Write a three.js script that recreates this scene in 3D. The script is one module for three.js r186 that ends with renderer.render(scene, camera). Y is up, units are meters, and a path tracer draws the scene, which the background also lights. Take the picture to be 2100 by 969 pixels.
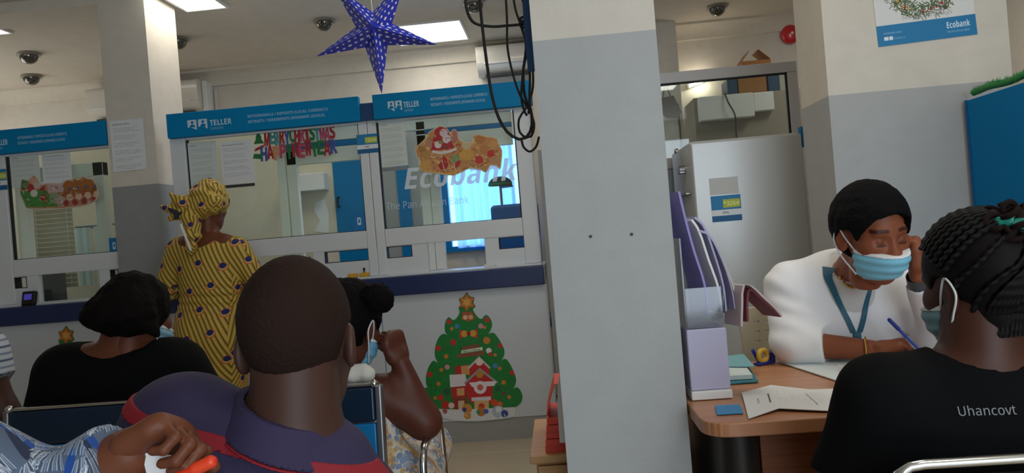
import * as THREE from 'three';
import { RoundedBoxGeometry } from 'three/addons/geometries/RoundedBoxGeometry.js';
import { mergeGeometries, mergeVertices, toCreasedNormals } from 'three/addons/utils/BufferGeometryUtils.js';
import { ImprovedNoise } from 'three/addons/math/ImprovedNoise.js';
import { RectAreaLightUniformsLib } from 'three/addons/lights/RectAreaLightUniformsLib.js';
RectAreaLightUniformsLib.init();

// ---------------------------------------------------------------- camera, sky, light, exposure
const scene = new THREE.Scene();
const camera = new THREE.PerspectiveCamera(34.17, 2100 / 969, 0.05, 60);
camera.position.set(0, 1.2, 0);
camera.rotation.order = 'YXZ';
camera.rotation.set(0, THREE.MathUtils.degToRad(3.5), THREE.MathUtils.degToRad(-4.7));
scene.add(camera);
const renderer = new THREE.WebGLRenderer({ antialias: true });
renderer.toneMapping = THREE.LinearToneMapping;
renderer.toneMappingExposure = 0.92;
renderer.shadowMap.enabled = true;
scene.background = new THREE.Color(0xb4c2d2);                  // overcast daylight outside the shop front
const PANEL = 7.5, PANEL_COLOR = 0xfff7ea;                     // ceiling LED panels
const day = new THREE.RectAreaLight(0xd8e4f0, 6.0, 3.3, 2.2);  // daylight entering by the glazed shop front behind the camera
day.position.set(1.5, 1.48, 2.93); day.lookAt(1.5, 1.48, -4);
day.castShadow = true; day.name = 'shop_front_daylight'; scene.add(day);

// ---------------------------------------------------------------- helpers
const V = (x, y, z) => new THREE.Vector3(x, y, z);
let seed = 7;
const rnd = () => { seed = (seed * 16807) % 2147483647; return (seed - 1) / 2147483646; };
const rr = (a, b) => a + (b - a) * rnd();
const noise = new ImprovedNoise();
const N3 = (x, y, z) => noise.noise(x, y, z);
const used = {};
function numbered(n) { if (!(n in used)) { used[n] = 0; return n; } used[n]++; return n + '_' + String(used[n]).padStart(3, '0'); }
function tag(o, label, category, group, kind) {
  o.userData.label = label;
  if (category) o.userData.category = category;
  if (group) o.userData.group = group;
  if (kind) o.userData.kind = kind;
  return o;
}
function thing(name, label, category, pos = [0, 0, 0], group) {
  const g = new THREE.Group(); g.name = numbered(name); g.position.set(...pos); scene.add(g);
  return tag(g, label, category, group);
}
function mesh(name, geo, mat, parent, label) {
  const m = new THREE.Mesh(geo, mat);
  m.castShadow = m.receiveShadow = true;
  if (!parent || parent === scene) { m.name = numbered(name); scene.add(m); } else { m.name = name; parent.add(m); }
  if (label) m.userData.label = label;
  return m;
}
function solo(name, label, category, geo, mat, pos = [0, 0, 0], group) {
  const m = mesh(name, geo, mat, scene); m.position.set(...pos); return tag(m, label, category, group);
}
function struct(name, geo, mat, label, pos = [0, 0, 0]) {
  const m = mesh(name, geo, mat, scene); m.position.set(...pos); m.name = name; return tag(m, label, undefined, undefined, 'structure');
}
function structGroup(name, label, pos = [0, 0, 0]) {
  const g = new THREE.Group(); g.name = name; g.position.set(...pos); scene.add(g); return tag(g, label, undefined, undefined, 'structure');
}
// box from corner to corner
function bx(x0, x1, y0, y1, z0, z1, r = 0) {
  const w = Math.abs(x1 - x0), h = Math.abs(y1 - y0), d = Math.abs(z1 - z0);
  const g = r > 0 ? new RoundedBoxGeometry(w, h, d, 2, Math.min(r, w / 2.01, h / 2.01, d / 2.01)) : new THREE.BoxGeometry(w, h, d);
  g.translate((x0 + x1) / 2, (y0 + y1) / 2, (z0 + z1) / 2);
  const p = g.attributes.position, n = g.attributes.normal, uv = g.attributes.uv;     // texture coordinates in metres
  for (let i = 0; i < p.count; i++) { const ax = Math.abs(n.getX(i)), ay = Math.abs(n.getY(i)), az = Math.abs(n.getZ(i)); if (az >= ax && az >= ay) uv.setXY(i, p.getX(i), p.getY(i)); else if (ax >= ay) uv.setXY(i, p.getZ(i), p.getY(i)); else uv.setXY(i, p.getX(i), p.getZ(i)); }
  return g;
}
const merge = (list) => mergeGeometries(list.map((g) => { const o = g.index ? g.toNonIndexed() : g; for (const k of Object.keys(o.attributes)) if (!['position', 'normal', 'uv'].includes(k)) o.deleteAttribute(k); return o; }));
function tube(points, r, seg = 40, radial = 8, closed = false) {
  return new THREE.TubeGeometry(new THREE.CatmullRomCurve3(points.map((p) => V(...p)), closed, 'centripetal'), seg, r, radial, closed);
}
function polyTube(points, r, bend = 0.03, radial = 10) {      // straight runs with rounded corners
  const path = new THREE.CurvePath(); const P = points.map((p) => V(...p));
  let cur = P[0];
  for (let i = 1; i < P.length - 1; i++) {
    const a = P[i].clone().add(P[i - 1].clone().sub(P[i]).setLength(Math.min(bend, P[i].distanceTo(P[i - 1]) / 2.1)));
    const b = P[i].clone().add(P[i + 1].clone().sub(P[i]).setLength(Math.min(bend, P[i].distanceTo(P[i + 1]) / 2.1)));
    path.add(new THREE.LineCurve3(cur, a)); path.add(new THREE.QuadraticBezierCurve3(a, P[i], b)); cur = b;
  }
  path.add(new THREE.LineCurve3(cur, P[P.length - 1]));
  return new THREE.TubeGeometry(path, points.length * 14, r, radial, false);
}
function sheet(w, h, t = 0.0012, bend = 0, nx = 6) {          // a paper sheet in XY, centred, facing +z, slightly bowed
  const g = new THREE.BoxGeometry(w, h, t, nx, 6, 1); const p = g.attributes.position;
  for (let i = 0; i < p.count; i++) p.setZ(i, p.getZ(i) + bend * (Math.pow(p.getX(i) / w * 2, 2) + 0.6 * Math.sin(p.getY(i) / h * 3)));
  g.computeVertexNormals(); return g;
}
function extrude(shape, depth, bevel = 0, seg = 8) {
  return new THREE.ExtrudeGeometry(shape, { depth, bevelEnabled: bevel > 0, bevelSize: bevel, bevelThickness: bevel, bevelSegments: 2, curveSegments: seg, steps: 1 });
}
function canvas(w, h, draw) {
  const c = document.createElement('canvas'); c.width = w; c.height = h; draw(c.getContext('2d'), w, h);
  const t = new THREE.CanvasTexture(c); t.colorSpace = THREE.SRGBColorSpace; t.magFilter = THREE.LinearFilter; t.anisotropy = 8; return t;
}
// tileable fine noise used for roughness and grain
function grainTex(size, base, amp, coarse = 6, tint = [1, 1, 1]) {
  const d = new Uint8Array(size * size * 4);
  for (let y = 0; y < size; y++) for (let x = 0; x < size; x++) {
    const a = x / size * Math.PI * 2, b = y / size * Math.PI * 2;
    const n = N3(Math.cos(a) * coarse / 3, Math.sin(a) * coarse / 3 + 5, Math.cos(b) * coarse / 3 + Math.sin(b) * 2.1) * 0.7 + (rnd() - 0.5) * 0.8;
    const v = base + amp * n, o = (y * size + x) * 4;
    for (let c = 0; c < 3; c++) d[o + c] = Math.max(0, Math.min(255, v * tint[c])); d[o + 3] = 255;
  }
  const t = new THREE.DataTexture(d, size, size); t.wrapS = t.wrapT = THREE.RepeatWrapping; t.magFilter = THREE.LinearFilter; t.needsUpdate = true; return t;
}
const std = (color, roughness = 0.6, extra = {}) => new THREE.MeshStandardMaterial({ color, roughness, ...extra });
const phys = (color, roughness = 0.5, extra = {}) => new THREE.MeshPhysicalMaterial({ color, roughness, ...extra });
const wallGrain = grainTex(256, 244, 7, 5); wallGrain.colorSpace = THREE.SRGBColorSpace; wallGrain.repeat.set(1.3, 1.3);
const wallBump = grainTex(256, 128, 60, 9); wallBump.repeat.set(3, 3);
const clothBump = grainTex(256, 128, 70, 14); clothBump.repeat.set(12, 12);

const M = {
  wallWhite: std(0xddd6c9, 0.75, { map: wallGrain, bumpMap: wallBump, bumpScale: 0.0006 }),
  wallGrey: std(0x989b9b, 0.7, { map: wallGrain, bumpMap: wallBump, bumpScale: 0.0006 }),
  pillarGrey: std(0xb2b4b3, 0.62, { map: wallGrain, bumpMap: wallBump, bumpScale: 0.0006 }),
  ceiling: std(0xdfd6c6, 0.85, { map: wallGrain }),
  frame: phys(0xd8dde1, 0.35, { clearcoat: 0.3, clearcoatRoughness: 0.3 }),
  frameShade: std(0xaab0b6, 0.4),
  innerFrame: std(0xf0ece0, 0.5),
  gasket: std(0x1c1e20, 0.7),
  counterFront: phys(0xc8d0d8, 0.4, { clearcoat: 0.25, clearcoatRoughness: 0.35 }),
  plinth: std(0x9b9b99, 0.6),
  navy: phys(0x15275a, 0.38, { clearcoat: 0.2, clearcoatRoughness: 0.3 }),
  signBlue: phys(0x0080b8, 0.55, { specularIntensity: 0.3 }),
  blue: phys(0x0078b4, 0.5, { specularIntensity: 0.4 }), blueBoard: phys(0x0070a8, 0.6, { specularIntensity: 0.2 }),
  glass: phys(0xf4faf8, 0.02, { transmission: 1, thickness: 0, ior: 1.5, metalness: 0 }),
  chrome: std(0xd8dadc, 0.16, { metalness: 1 }),
  steel: std(0x9da1a5, 0.35, { metalness: 0.9 }),
  black: std(0x0b0b0d, 0.55), blackGloss: phys(0x08080a, 0.2), darkGrey: std(0x33373b, 0.6),
  white: std(0xe4e4e2, 0.6), paper: std(0xe6e7e6, 0.8), cable: std(0x0d0d0f, 0.5),
  beech: null, desk: null,
};

// ---------------------------------------------------------------- room shell
const CEIL = 2.9, BACK = -6.78;
// floor: beige tiles set in a grout bed
{
  const f = structGroup('floor', 'beige ceramic tile floor of the banking hall');
  mesh('grout_bed', bx(-5.6, 3.6, -0.12, -0.021, BACK - 0.2, 3.1), std(0x8d8272, 0.9), f);
  const tones = [0xc9b99e, 0xc4b397, 0xcebea5].map((c) => phys(c, 0.28, { clearcoat: 0.3, clearcoatRoughness: 0.2, map: wallGrain }));
  const tg = new RoundedBoxGeometry(0.596, 0.02, 0.596, 1, 0.003);
  for (let i = 0; i < 15; i++) for (let j = 0; j < 16; j++) {
    const t = mesh('tile', tg, tones[(i * 7 + j * 5) % 3], f); t.position.set(-5.28 + i * 0.6, -0.01, 2.6 - j * 0.6);
  }
}
struct('ceiling', bx(-5.6, 3.6, CEIL, CEIL + 0.15, BACK - 0.2, 3.1), M.ceiling, 'warm white plastered ceiling');
struct('trim_1', bx(-5.4, -2.705, 2.83, CEIL, -4.85, -4.57), M.wallWhite, 'shallow ceiling beam joining the left pillar');
{ // moulded cornice where the back wall meets the ceiling
  const s = new THREE.Shape(); s.moveTo(0, 0); s.lineTo(0.13, 0); s.lineTo(0.13, -0.02); s.quadraticCurveTo(0.05, -0.035, 0.035, -0.1); s.lineTo(0.03, -0.13); s.lineTo(0, -0.13); s.lineTo(0, 0);
  const g = extrude(s, 9, 0, 6); g.rotateY(-Math.PI / 2); g.translate(3.6, CEIL, BACK); 
  struct('trim_2', g, M.ceiling, 'plaster cornice along the back wall');
}
function twoTone(name, label, x0, x1, z0, z1, y1, line, upper, lower) {
  const g = structGroup(name, label);
  mesh('painted_base', bx(x0, x1, 0, line, z0, z1), lower, g, 'grey painted lower part');
  mesh('painted_top', bx(x0, x1, line, y1, z0, z1), upper, g, 'white painted upper part');
  return g;
}
twoTone('wall_back', 'white and grey back wall behind the tellers', -5.6, 3.6, BACK - 0.2, BACK, CEIL, 1.0, M.wallWhite, M.wallWhite);
{ // left wall with a daylit window in the tellers' office
  const g = structGroup('wall_left', 'left side wall of the hall');
  mesh('painted_base', bx(-5.6, -5.4, 0, 1.0, BACK, 3.1), M.wallGrey, g, 'grey painted lower part');
  mesh('painted_top', bx(-5.6, -5.4, 1.0, CEIL, -5.0, 3.1), M.wallWhite, g, 'white painted upper part');
  mesh('painted_top', bx(-5.6, -5.4, 2.5, CEIL, BACK, -5.0), M.wallWhite, g); mesh('painted_top', bx(-5.6, -5.4, 1.0, 2.5, BACK, -6.6), M.wallWhite, g);
  const w = structGroup('window_3', 'daylit side window of the office behind the tellers');
  mesh('pane', bx(-5.52, -5.51, 1.0, 2.5, -6.6, -5.0), M.glass, w);
  for (const z of [-6.6, -5.83, -5.05]) mesh('mullion', bx(-5.55, -5.46, 1.0, 2.5, z, z + 0.05), M.frameShade, w);
  const l = new THREE.RectAreaLight(0xf1ece6, 3.0, 1.5, 1.4); l.position.set(-5.39, 1.75, -5.8); l.lookAt(0, 1.95, -5.8); l.castShadow = true; l.name = 'office_daylight'; scene.add(l);
}
twoTone('wall_right', 'right side wall of the hall', 3.4, 3.6, BACK, 3.1, CEIL, 1.69, M.wallWhite, M.wallGrey);
{ // front wall behind the camera with the glazed shop front
  const g = structGroup('wall_front', 'street side wall with a wide glazed shop front');
  mesh('wall_below', bx(-5.6, 3.6, 0, 0.35, 2.95, 3.1), M.wallGrey, g);
  mesh('wall_above', bx(-5.6, 3.6, 2.6, CEIL, 2.95, 3.1), M.wallWhite, g);
  mesh('wall_end', bx(-5.6, -0.2, 0.35, 2.6, 2.95, 3.1), M.wallWhite, g);
  mesh('wall_end', bx(3.2, 3.6, 0.35, 2.6, 2.95, 3.1), M.wallWhite, g);
  const w = structGroup('window_1', 'glazed shop front towards the street');
  mesh('pane', bx(-0.2, 3.2, 0.35, 2.6, 3.04, 3.05), M.glass, w);
  for (const x of [-0.2, 0.9, 2.0, 3.14]) mesh('mullion', bx(x, x + 0.06, 0.35, 2.6, 3.0, 3.08), M.frameShade, w);
}
// wall stub between teller line and office partition, mostly behind the central pillar
twoTone('wall_stub', 'narrow wall closing the teller line behind the central pillar', -0.085, 0.60, -4.75, -4.5, CEIL, 1.69, M.wallWhite, M.wallGrey);
// pillars
{
  const g = twoTone('pillar', 'large central pillar, grey below and white above', -0.027, 0.284, -2.26, -1.95, CEIL, 1.688, M.wallWhite, M.pillarGrey);
  const sg = new THREE.CylinderGeometry(0.004, 0.004, 0.004, 10); sg.rotateX(Math.PI / 2);
  for (const [x, y] of [[0.079, 1.184], [0.182, 1.181]]) { const s = mesh('screw_hole', sg, M.darkGrey, g); s.position.set(x, y, -1.949); }
}
twoTone('pillar_001', 'left pillar in the teller line carrying a printed notice', -2.705, -2.41, -4.95, -4.56, CEIL, 1.70, M.wallWhite, M.wallGrey);
twoTone('pillar_002', 'wide right pillar with the festive poster', 1.182, 1.935, -3.69, -3.33, CEIL, 1.683, M.wallWhite, M.pillarGrey);
twoTone('pillar_003', 'pilaster on the office back wall', 0.78, 1.12, BACK, BACK + 0.22, CEIL, 1.0, M.wallWhite, M.wallGrey);

// ceiling LED panels: a glowing face and an area light of the same size below it
function panel(x, z, label, w = 0.6, d = 0.6) {
  const t = thing('ceiling_light', label, 'ceiling light', [x, CEIL, z], 'square ceiling light panels');
  const a = w / 2, b = d / 2, e = a - 0.015, f = b - 0.015, fr = new THREE.Shape(); fr.moveTo(-a, -b); fr.lineTo(a, -b); fr.lineTo(a, b); fr.lineTo(-a, b); fr.lineTo(-a, -b);
  const h = new THREE.Path(); h.moveTo(-e, -f); h.lineTo(-e, f); h.lineTo(e, f); h.lineTo(e, -f); h.lineTo(-e, -f); fr.holes.push(h);
  const fg = extrude(fr, 0.014); fg.rotateX(Math.PI / 2);
  mesh('panel_frame', fg, M.white, t);
  mesh('diffuser', bx(-e, e, -0.010, -0.002, -f, f), std(0xffffff, 0.5, { emissive: 0xfff8ee, emissiveIntensity: 2.2 }), t);
  const l = new THREE.RectAreaLight(PANEL_COLOR, PANEL, w - 0.04, d - 0.04); l.position.set(0, -0.02, 0); l.rotation.x = -Math.PI / 2; l.castShadow = true; l.name = 'panel_glow'; t.add(l);
}
panel(-0.915, -6.17, 'lit square ceiling panel right behind the hanging blue star');
panel(-2.235, -4.76, 'lit ceiling panel just right of the left pillar', 0.3, 0.6);
panel(-0.85, -4.79, 'lit square ceiling panel above the right teller windows');
panel(-3.955, -4.83, 'lit square ceiling panel at the far left picture edge');
panel(-0.2, -3.1, 'lit square ceiling panel above the hall in front of the tellers');
panel(1.0, -2.0, 'lit square ceiling panel above the service desk');
panel(1.3, -0.5, 'lit square ceiling panel above the camera side of the hall');
panel(2.3, -5.2, 'lit square ceiling panel in the office behind the partition');

// ---------------------------------------------------------------- teller counter line
const ZF = -4.60;      // front face of the window frames
{
  const c = thing('teller_counter', 'long teller counter with navy edge and pale front panels', 'counter', [0, 0, 0]);
  for (const [a, b] of [[-5.3, -3.65], [-3.646, -2.40], [-2.396, -1.10], [-1.096, -0.094]]) mesh('front_panel', bx(a, b, 0.13, 0.904, -4.558, -4.55, 0.002), M.counterFront, c, 'pale grey front panel');
  mesh('plinth', bx(-5.3, -0.1, 0, 0.129, -4.559, -4.5545), M.plinth, c, 'darker grey plinth');
  mesh('counter_edge', bx(-5.3, -0.108, 0.905, 1.017, -4.559, -4.515, 0.006), M.navy, c, 'navy blue counter edge');
  mesh('worktop', bx(-5.3, -2.708, 0.93, 1.0165, -5.15, -4.56), M.frameShade, c); mesh('worktop', bx(-2.405, -0.1, 0.93, 1.0165, -5.15, -4.56), M.frameShade, c);
  mesh('sill', bx(-2.40, -0.118, 1.0175, 1.03, -4.665, -4.562, 0.003), M.frame, c, 'white window sill');
  mesh('sill', bx(-5.3, -2.71, 1.0175, 1.03, -4.665, -4.56, 0.003), M.frame, c, 'white window sill');
}
function booth(label, x0, x1, opt) {
  const t = thing('teller_window', label, 'teller window', [0, 0, 0], 'teller windows');
  const F = M.frame, z0 = ZF, z1 = ZF - 0.055, yr0 = 1.202, yr1 = 1.308, yt = 2.0, yb = 1.031;
  mesh('stile', bx(opt.sl[0], opt.sl[1] - 0.001, yb, yt, z1, z0, 0.004), F, t);
  mesh('stile', bx(opt.sr[0] + 0.001, opt.sr[1], yb, yt, z1, z0, 0.004), F, t);
  mesh('rail', bx(x0, x1, yr0, yr1, z1 + 0.002, z0 - 0.002, 0.004), F, t);
  mesh('head_rail', bx(x0, x1, 1.955, yt, z1 + 0.002, z0 - 0.002, 0.004), F, t);
  mesh('glass_pane', bx(x0, x1, yr1 - 0.003, 1.957, z0 - 0.032, z0 - 0.026), M.glass, t);
  const G = [bx(x0, x0 + 0.008, yr1, 1.955, z0 - 0.04, z0 - 0.018), bx(x1 - 0.006, x1, yr1, 1.955, z0 - 0.04, z0 - 0.018), bx(x0, x1, yr1, yr1 + 0.004, z0 - 0.04, z0 - 0.018)];
  mesh('gasket', merge(G), M.gasket, t);
  for (const [a, b, s0, s1] of opt.lower) {                    // solid lower panels, each with a pass-through slot
    const sh = new THREE.Shape(); sh.moveTo(a, yb); sh.lineTo(b, yb); sh.lineTo(b, yr0); sh.lineTo(a, yr0); sh.lineTo(a, yb);
    if (s1) { const h = new THREE.Path(); h.moveTo(s0, 1.129); h.lineTo(s0, 1.199); h.lineTo(s1, 1.199); h.lineTo(s1, 1.129); h.lineTo(s0, 1.129); sh.holes.push(h); }
    const g = extrude(sh, 0.04, 0.002); g.translate(0, 0, z1 + 0.006);
    const p = mesh('lower_panel', g, F, t);
    if (s1) mesh('slot_lining', merge([bx(s0, s0 + 0.005, 1.129, 1.199, z1, z0 - 0.006), bx(s1 - 0.005, s1, 1.129, 1.199, z1, z0 - 0.006), bx(s0, s1, 1.194, 1.199, z1, z0 - 0.006), bx(s0, s1, 1.129, 1.133, z1, z0 - 0.006)]), M.gasket, p);
  }
  for (const [a, b] of opt.panes ?? []) mesh('lower_pane', bx(a, b, yb, yr0, z0 - 0.034, z0 - 0.028), M.glass, t);
  return t;
}
booth('teller window at far left beside the left pillar, sleigh cut-out on its glass', -3.41, -2.715, { sl: [-3.53, -3.41], sr: [-2.722, -2.707], lower: [[-3.53, -3.26, -3.41, -3.33], [-2.86, -2.722, -2.79, -2.735]], panes: [[-3.26, -2.86]] });
booth('middle teller window with the colourful greeting letters, woman in yellow standing before it', -2.245, -1.162, { sl: [-2.34, -2.245], sr: [-1.162, -1.107], lower: [[-1.50, -1.107, -1.432, -1.158]], panes: [[-2.245, -1.50]] });
booth('right teller window next to the central pillar, etched lettering on its glass', -1.05, -0.213, { sl: [-1.104, -1.05], sr: [-0.213, -0.116], lower: [[-1.104, -0.80, -1.048, -0.892], [-0.448, -0.116, -0.364, -0.206]] });

// blue fascia signs
function signTex(scale) {
  return canvas(1600, 200, (c, w, h) => {
    c.fillStyle = '#0080b8'; c.fillRect(0, 0, w, h);
    c.fillStyle = '#c9d8e6';
    const k = scale;
    for (const [i, x] of [[0, 175 * k], [1, 265 * k]]) {       // two speech-bubble pictograms with a figure cut out
      c.beginPath(); c.roundRect(x, 66, 76 * k, 62, 6); c.fill();
      c.beginPath(); if (i) { c.moveTo(x + 76 * k, 120); c.lineTo(x + 76 * k, 152); c.lineTo(x + 44 * k, 124); } else { c.moveTo(x + 20 * k, 124); c.lineTo(x + 76 * k, 124); c.lineTo(x + 76 * k, 152); } c.fill();
      c.fillStyle = '#0080b8'; c.beginPath(); c.arc(x + 40 * k, 88, 12, 0, 7); c.fill(); c.beginPath(); c.arc(x + 40 * k, 128, 24, Math.PI, 0); c.fill(); c.fillStyle = '#c9d8e6';
    }
    c.font = 'bold ' + 66 + 'px sans-serif'; c.save(); c.translate(362 * k, 128); c.scale(0.82 * k, 1); c.fillText('TELLER', 0, 0); c.restore();
    c.fillStyle = '#9fbcd6'; c.font = '27px sans-serif'; c.save(); c.translate(364 * k, 163); c.scale(k, 1); c.fillText('CAISSIER', 0, 0); c.restore();
    c.font = 'bold 34px sans-serif'; c.fillStyle = '#9dbbd8';
    c.fillText('WITHDRAWALS / DEPOSITS (LOCAL CURRENCY)', 680 * k, 92, 670 * k); c.fillText('RETRAITS / VERSEMENTS (MONNAIE LOCALE)', 680 * k, 138, 640 * k);
  });
}
function sign(label, x0, x1, tex) {
  const t = thing('teller_sign', label, 'sign', [(x0 + x1) / 2, 2.04, -4.55], 'blue teller signs'); const w = x1 - x0;
  mesh('sign_box', bx(-w / 2, w / 2, -0.074, 0.074, -0.05, -0.001, 0.003), M.signBlue, t);
  const f = mesh('sign_face', new THREE.PlaneGeometry(w - 0.004, 0.144), phys(0xffffff, 0.55, { map: tex, specularIntensity: 0.3 }), t); f.position.z = 0.0006;
  mesh('bracket', bx(-0.04, 0.04, -0.06, 0.0, -0.11, -0.05), M.frameShade, t);
  return t;
}
const st1 = signTex(1), st2 = signTex(0.86);
sign('blue teller sign on the far left, cut by the left pillar', -3.60, -2.712, st2);
sign('blue teller sign above the greeting letters', -2.325, -1.133, st1);
sign('blue teller sign under the hanging star, beside the cables', -1.048, -0.092, st2);
solo('sign_joint', 'short dark blue strip bridging the two right signs', 'sign strip', bx(-1.131, -1.05, 1.968, 2.072, -4.60, -4.572), std(0x123f70, 0.5));

// notices and stickers
function pageTex(lines, title, grey = '#6a7076', bg = '#dfe2e4') {
  return canvas(420, 594, (c, w, h) => {
    c.fillStyle = bg; c.fillRect(0, 0, w, h); c.fillStyle = grey;
    if (title) { c.font = 'bold 25px sans-serif'; c.fillText(title, 34, 56); }
    c.font = '15px sans-serif'; let y = 92;
    for (let i = 0; i < lines; i++) { if (i % 4 === 3) { y += 30; continue; } const n = 6 + Math.floor(rnd() * 4); let x = 36; for (let k = 0; k < n && x < w - 70; k++) { const l = rr(18, 52); c.globalAlpha = rr(0.35, 0.75); c.fillRect(x, y, l, 4.5); x += l + 8; } y += 19; }
    c.globalAlpha = 1;
  });
}
function notice(name, label, w, h, pos, tex, group, rot = 0) {
  const m = solo(name, label, 'notice', sheet(w, h, 0.001, 0.0012), std(0xffffff, 0.8, { map: tex }), pos, group); m.rotation.z = rot; return m;
}
const pg1 = pageTex(24, 'Important Notice'), pg2 = pageTex(20, 'No Transaction Receipt'), pg3 = pageTex(26, 'NOTICE', '#7b8580', '#cfd8d4');
notice('printed_notice', 'white printed notice taped to the left pillar', 0.213, 0.312, [-2.577, 1.949, -4.5545], pg1);
notice('printed_notice', 'greyish handwritten notice in upper left corner of the middle window', 0.18, 0.27, [-2.148, 1.803, ZF - 0.0215], pg3);
notice('printed_notice', 'white typed notice left of the greeting letters', 0.205, 0.262, [-1.932, 1.793, ZF - 0.0212], pg2);
notice('printed_notice', 'grey notice hanging at the top left of the right window', 0.16, 0.275, [-0.952, 1.818, ZF + 0.003], pg3);
notice('printed_notice', 'faded notice at the top left of the far left window', 0.19, 0.2, [-3.292, 1.858, ZF - 0.0215], pg3);
notice('printed_notice', 'white typed notice above the reindeer in the far left window', 0.188, 0.19, [-3.085, 1.855, ZF - 0.0212], pg2);
solo('tape_strip', 'dark strip below the white typed notice', 'tape', bx(-2.032, -1.836, 1.64, 1.658, ZF - 0.024, ZF - 0.021), M.darkGrey);
solo('tape_strip', 'dark strip below the grey notice in the right window', 'tape', bx(-1.03, -0.878, 1.655, 1.677, ZF + 0.001, ZF + 0.004), M.steel);
const codeTex = canvas(300, 256, (c, w, h) => {
  c.fillStyle = '#1f7db2'; c.fillRect(0, 0, w, h); c.fillStyle = '#b4bf45'; c.fillRect(120, 40, 172, 82);
  c.fillStyle = '#e4ec9c'; c.font = 'bold 58px sans-serif'; c.fillText('*326#', 122, 102, 166);
  c.fillStyle = '#dfe6ea'; c.fillRect(0, 140, w, 58); c.fillStyle = '#46586a'; c.font = 'bold 30px sans-serif'; c.fillText('DIAL', 108, 180);
  c.fillStyle = '#145f92'; c.fillRect(0, 198, w, 58);
});
function codeSticker(label, x, y, z, w, h) { const m = solo('code_sticker', label, 'sticker', sheet(w, h, 0.001), std(0xffffff, 0.6, { map: codeTex }), [x, y, z], 'blue and green code stickers'); return m; }
codeSticker('blue and green sticker on the post between the two right windows', -1.11, 1.832, ZF + 0.0012, 0.128, 0.115);
codeSticker('blue and green sticker at the far left picture edge', -3.45, 1.815, ZF + 0.0012, 0.1, 0.13);
const infoTex = canvas(128, 180, (c, w, h) => { c.fillStyle = '#1677b8'; c.fillRect(0, 0, w, h); c.fillStyle = '#cfe3f2'; c.beginPath(); c.roundRect(44, 50, 40, 78, 8); c.fill(); c.fillStyle = '#1677b8'; c.fillRect(54, 66, 20, 40); });
solo('info_sticker', 'small blue sticker at the lower right of the far left window', 'sticker', sheet(0.063, 0.1, 0.001), std(0xffffff, 0.5, { map: infoTex }), [-2.757, 1.345, ZF - 0.02]);
solo('info_sticker', 'small blue sticker at the lower right of the middle window', 'sticker', sheet(0.07, 0.105, 0.001), std(0xffffff, 0.5, { map: infoTex }), [-1.205, 1.368, ZF - 0.02]);

// etched bank lettering on the right window
{
  const t = canvas(1024, 400, (c, w, h) => {
    c.clearRect(0, 0, w, h); c.fillStyle = 'rgba(225,236,245,0.95)';
    c.font = 'bold italic 215px sans-serif'; c.fillText('Ecobank', 150, 190, 850);
    c.font = '74px sans-serif'; c.fillStyle = 'rgba(215,228,240,0.75)'; c.fillText('The Pan African Bank', 20, 330, 620);
  });
  const m = solo('glass_lettering', 'white lettering etched across the right teller window glass', 'lettering', new THREE.PlaneGeometry(0.835, 0.33), std(0xffffff, 0.6, { map: t, transparent: true, opacity: 0.85 }), [-0.632, 1.53, ZF - 0.0245]);
}

// ---------------------------------------------------------------- festive cut-outs (flat die-cut card)
const ROLL = THREE.MathUtils.degToRad(4.7);
function cutout(name, label, category, pts, cx, cy, s, w, h, draw, pos, group, rim, roll = ROLL) {
  const loc = ([px, py]) => { const dx = px - cx, dy = cy - py; return [(dx * Math.cos(roll) + dy * Math.sin(roll)) / s, (-dx * Math.sin(roll) + dy * Math.cos(roll)) / s]; };
  const sh = new THREE.Shape(); const q = pts.map(loc); const n = q.length;
  sh.moveTo((q[0][0] + q[n - 1][0]) / 2, (q[0][1] + q[n - 1][1]) / 2);
  for (let i = 0; i < n; i++) { const b = q[(i + 1) % n]; sh.quadraticCurveTo(q[i][0], q[i][1], (q[i][0] + b[0]) / 2, (q[i][1] + b[1]) / 2); }
  const g = extrude(sh, 0.003, 0.0006, 6);
  const p = g.attributes.position, uv = g.attributes.uv;
  for (let i = 0; i < p.count; i++) { const x = p.getX(i) * s, y = p.getY(i) * s; const dx = x * Math.cos(roll) - y * Math.sin(roll), dy = x * Math.sin(roll) + y * Math.cos(roll); uv.setXY(i, (dx + cx) / w, 1 - (cy - dy) / h); }
  return solo(name, label, category, g, phys(0xffffff, 0.45, { map: canvas(w, h, (c) => { draw(c); if (rim) { c.strokeStyle = rim; c.lineWidth = 14; c.lineJoin = 'round'; c.beginPath(); pts.forEach(([x, y], i) => (i ? c.lineTo(x, y) : c.moveTo(x, y))); c.closePath(); c.stroke(); } }), clearcoat: 0.3 }), pos, group);
}
const dot = (c, x, y, r, col) => { c.fillStyle = col; c.beginPath(); c.arc(x, y, r, 0, 7); c.fill(); };
const poly = (c, pts, col) => { c.fillStyle = col; c.beginPath(); pts.forEach(([x, y], i) => (i ? c.lineTo(x, y) : c.moveTo(x, y))); c.closePath(); c.fill(); };
const starPts = (x, y, R, r, n, a0 = -Math.PI / 2) => Array.from({ length: n * 2 }, (_, i) => { const a = a0 + i * Math.PI / n, q = i % 2 ? r : R; return [x + q * Math.cos(a), y + q * Math.sin(a)]; });
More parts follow.
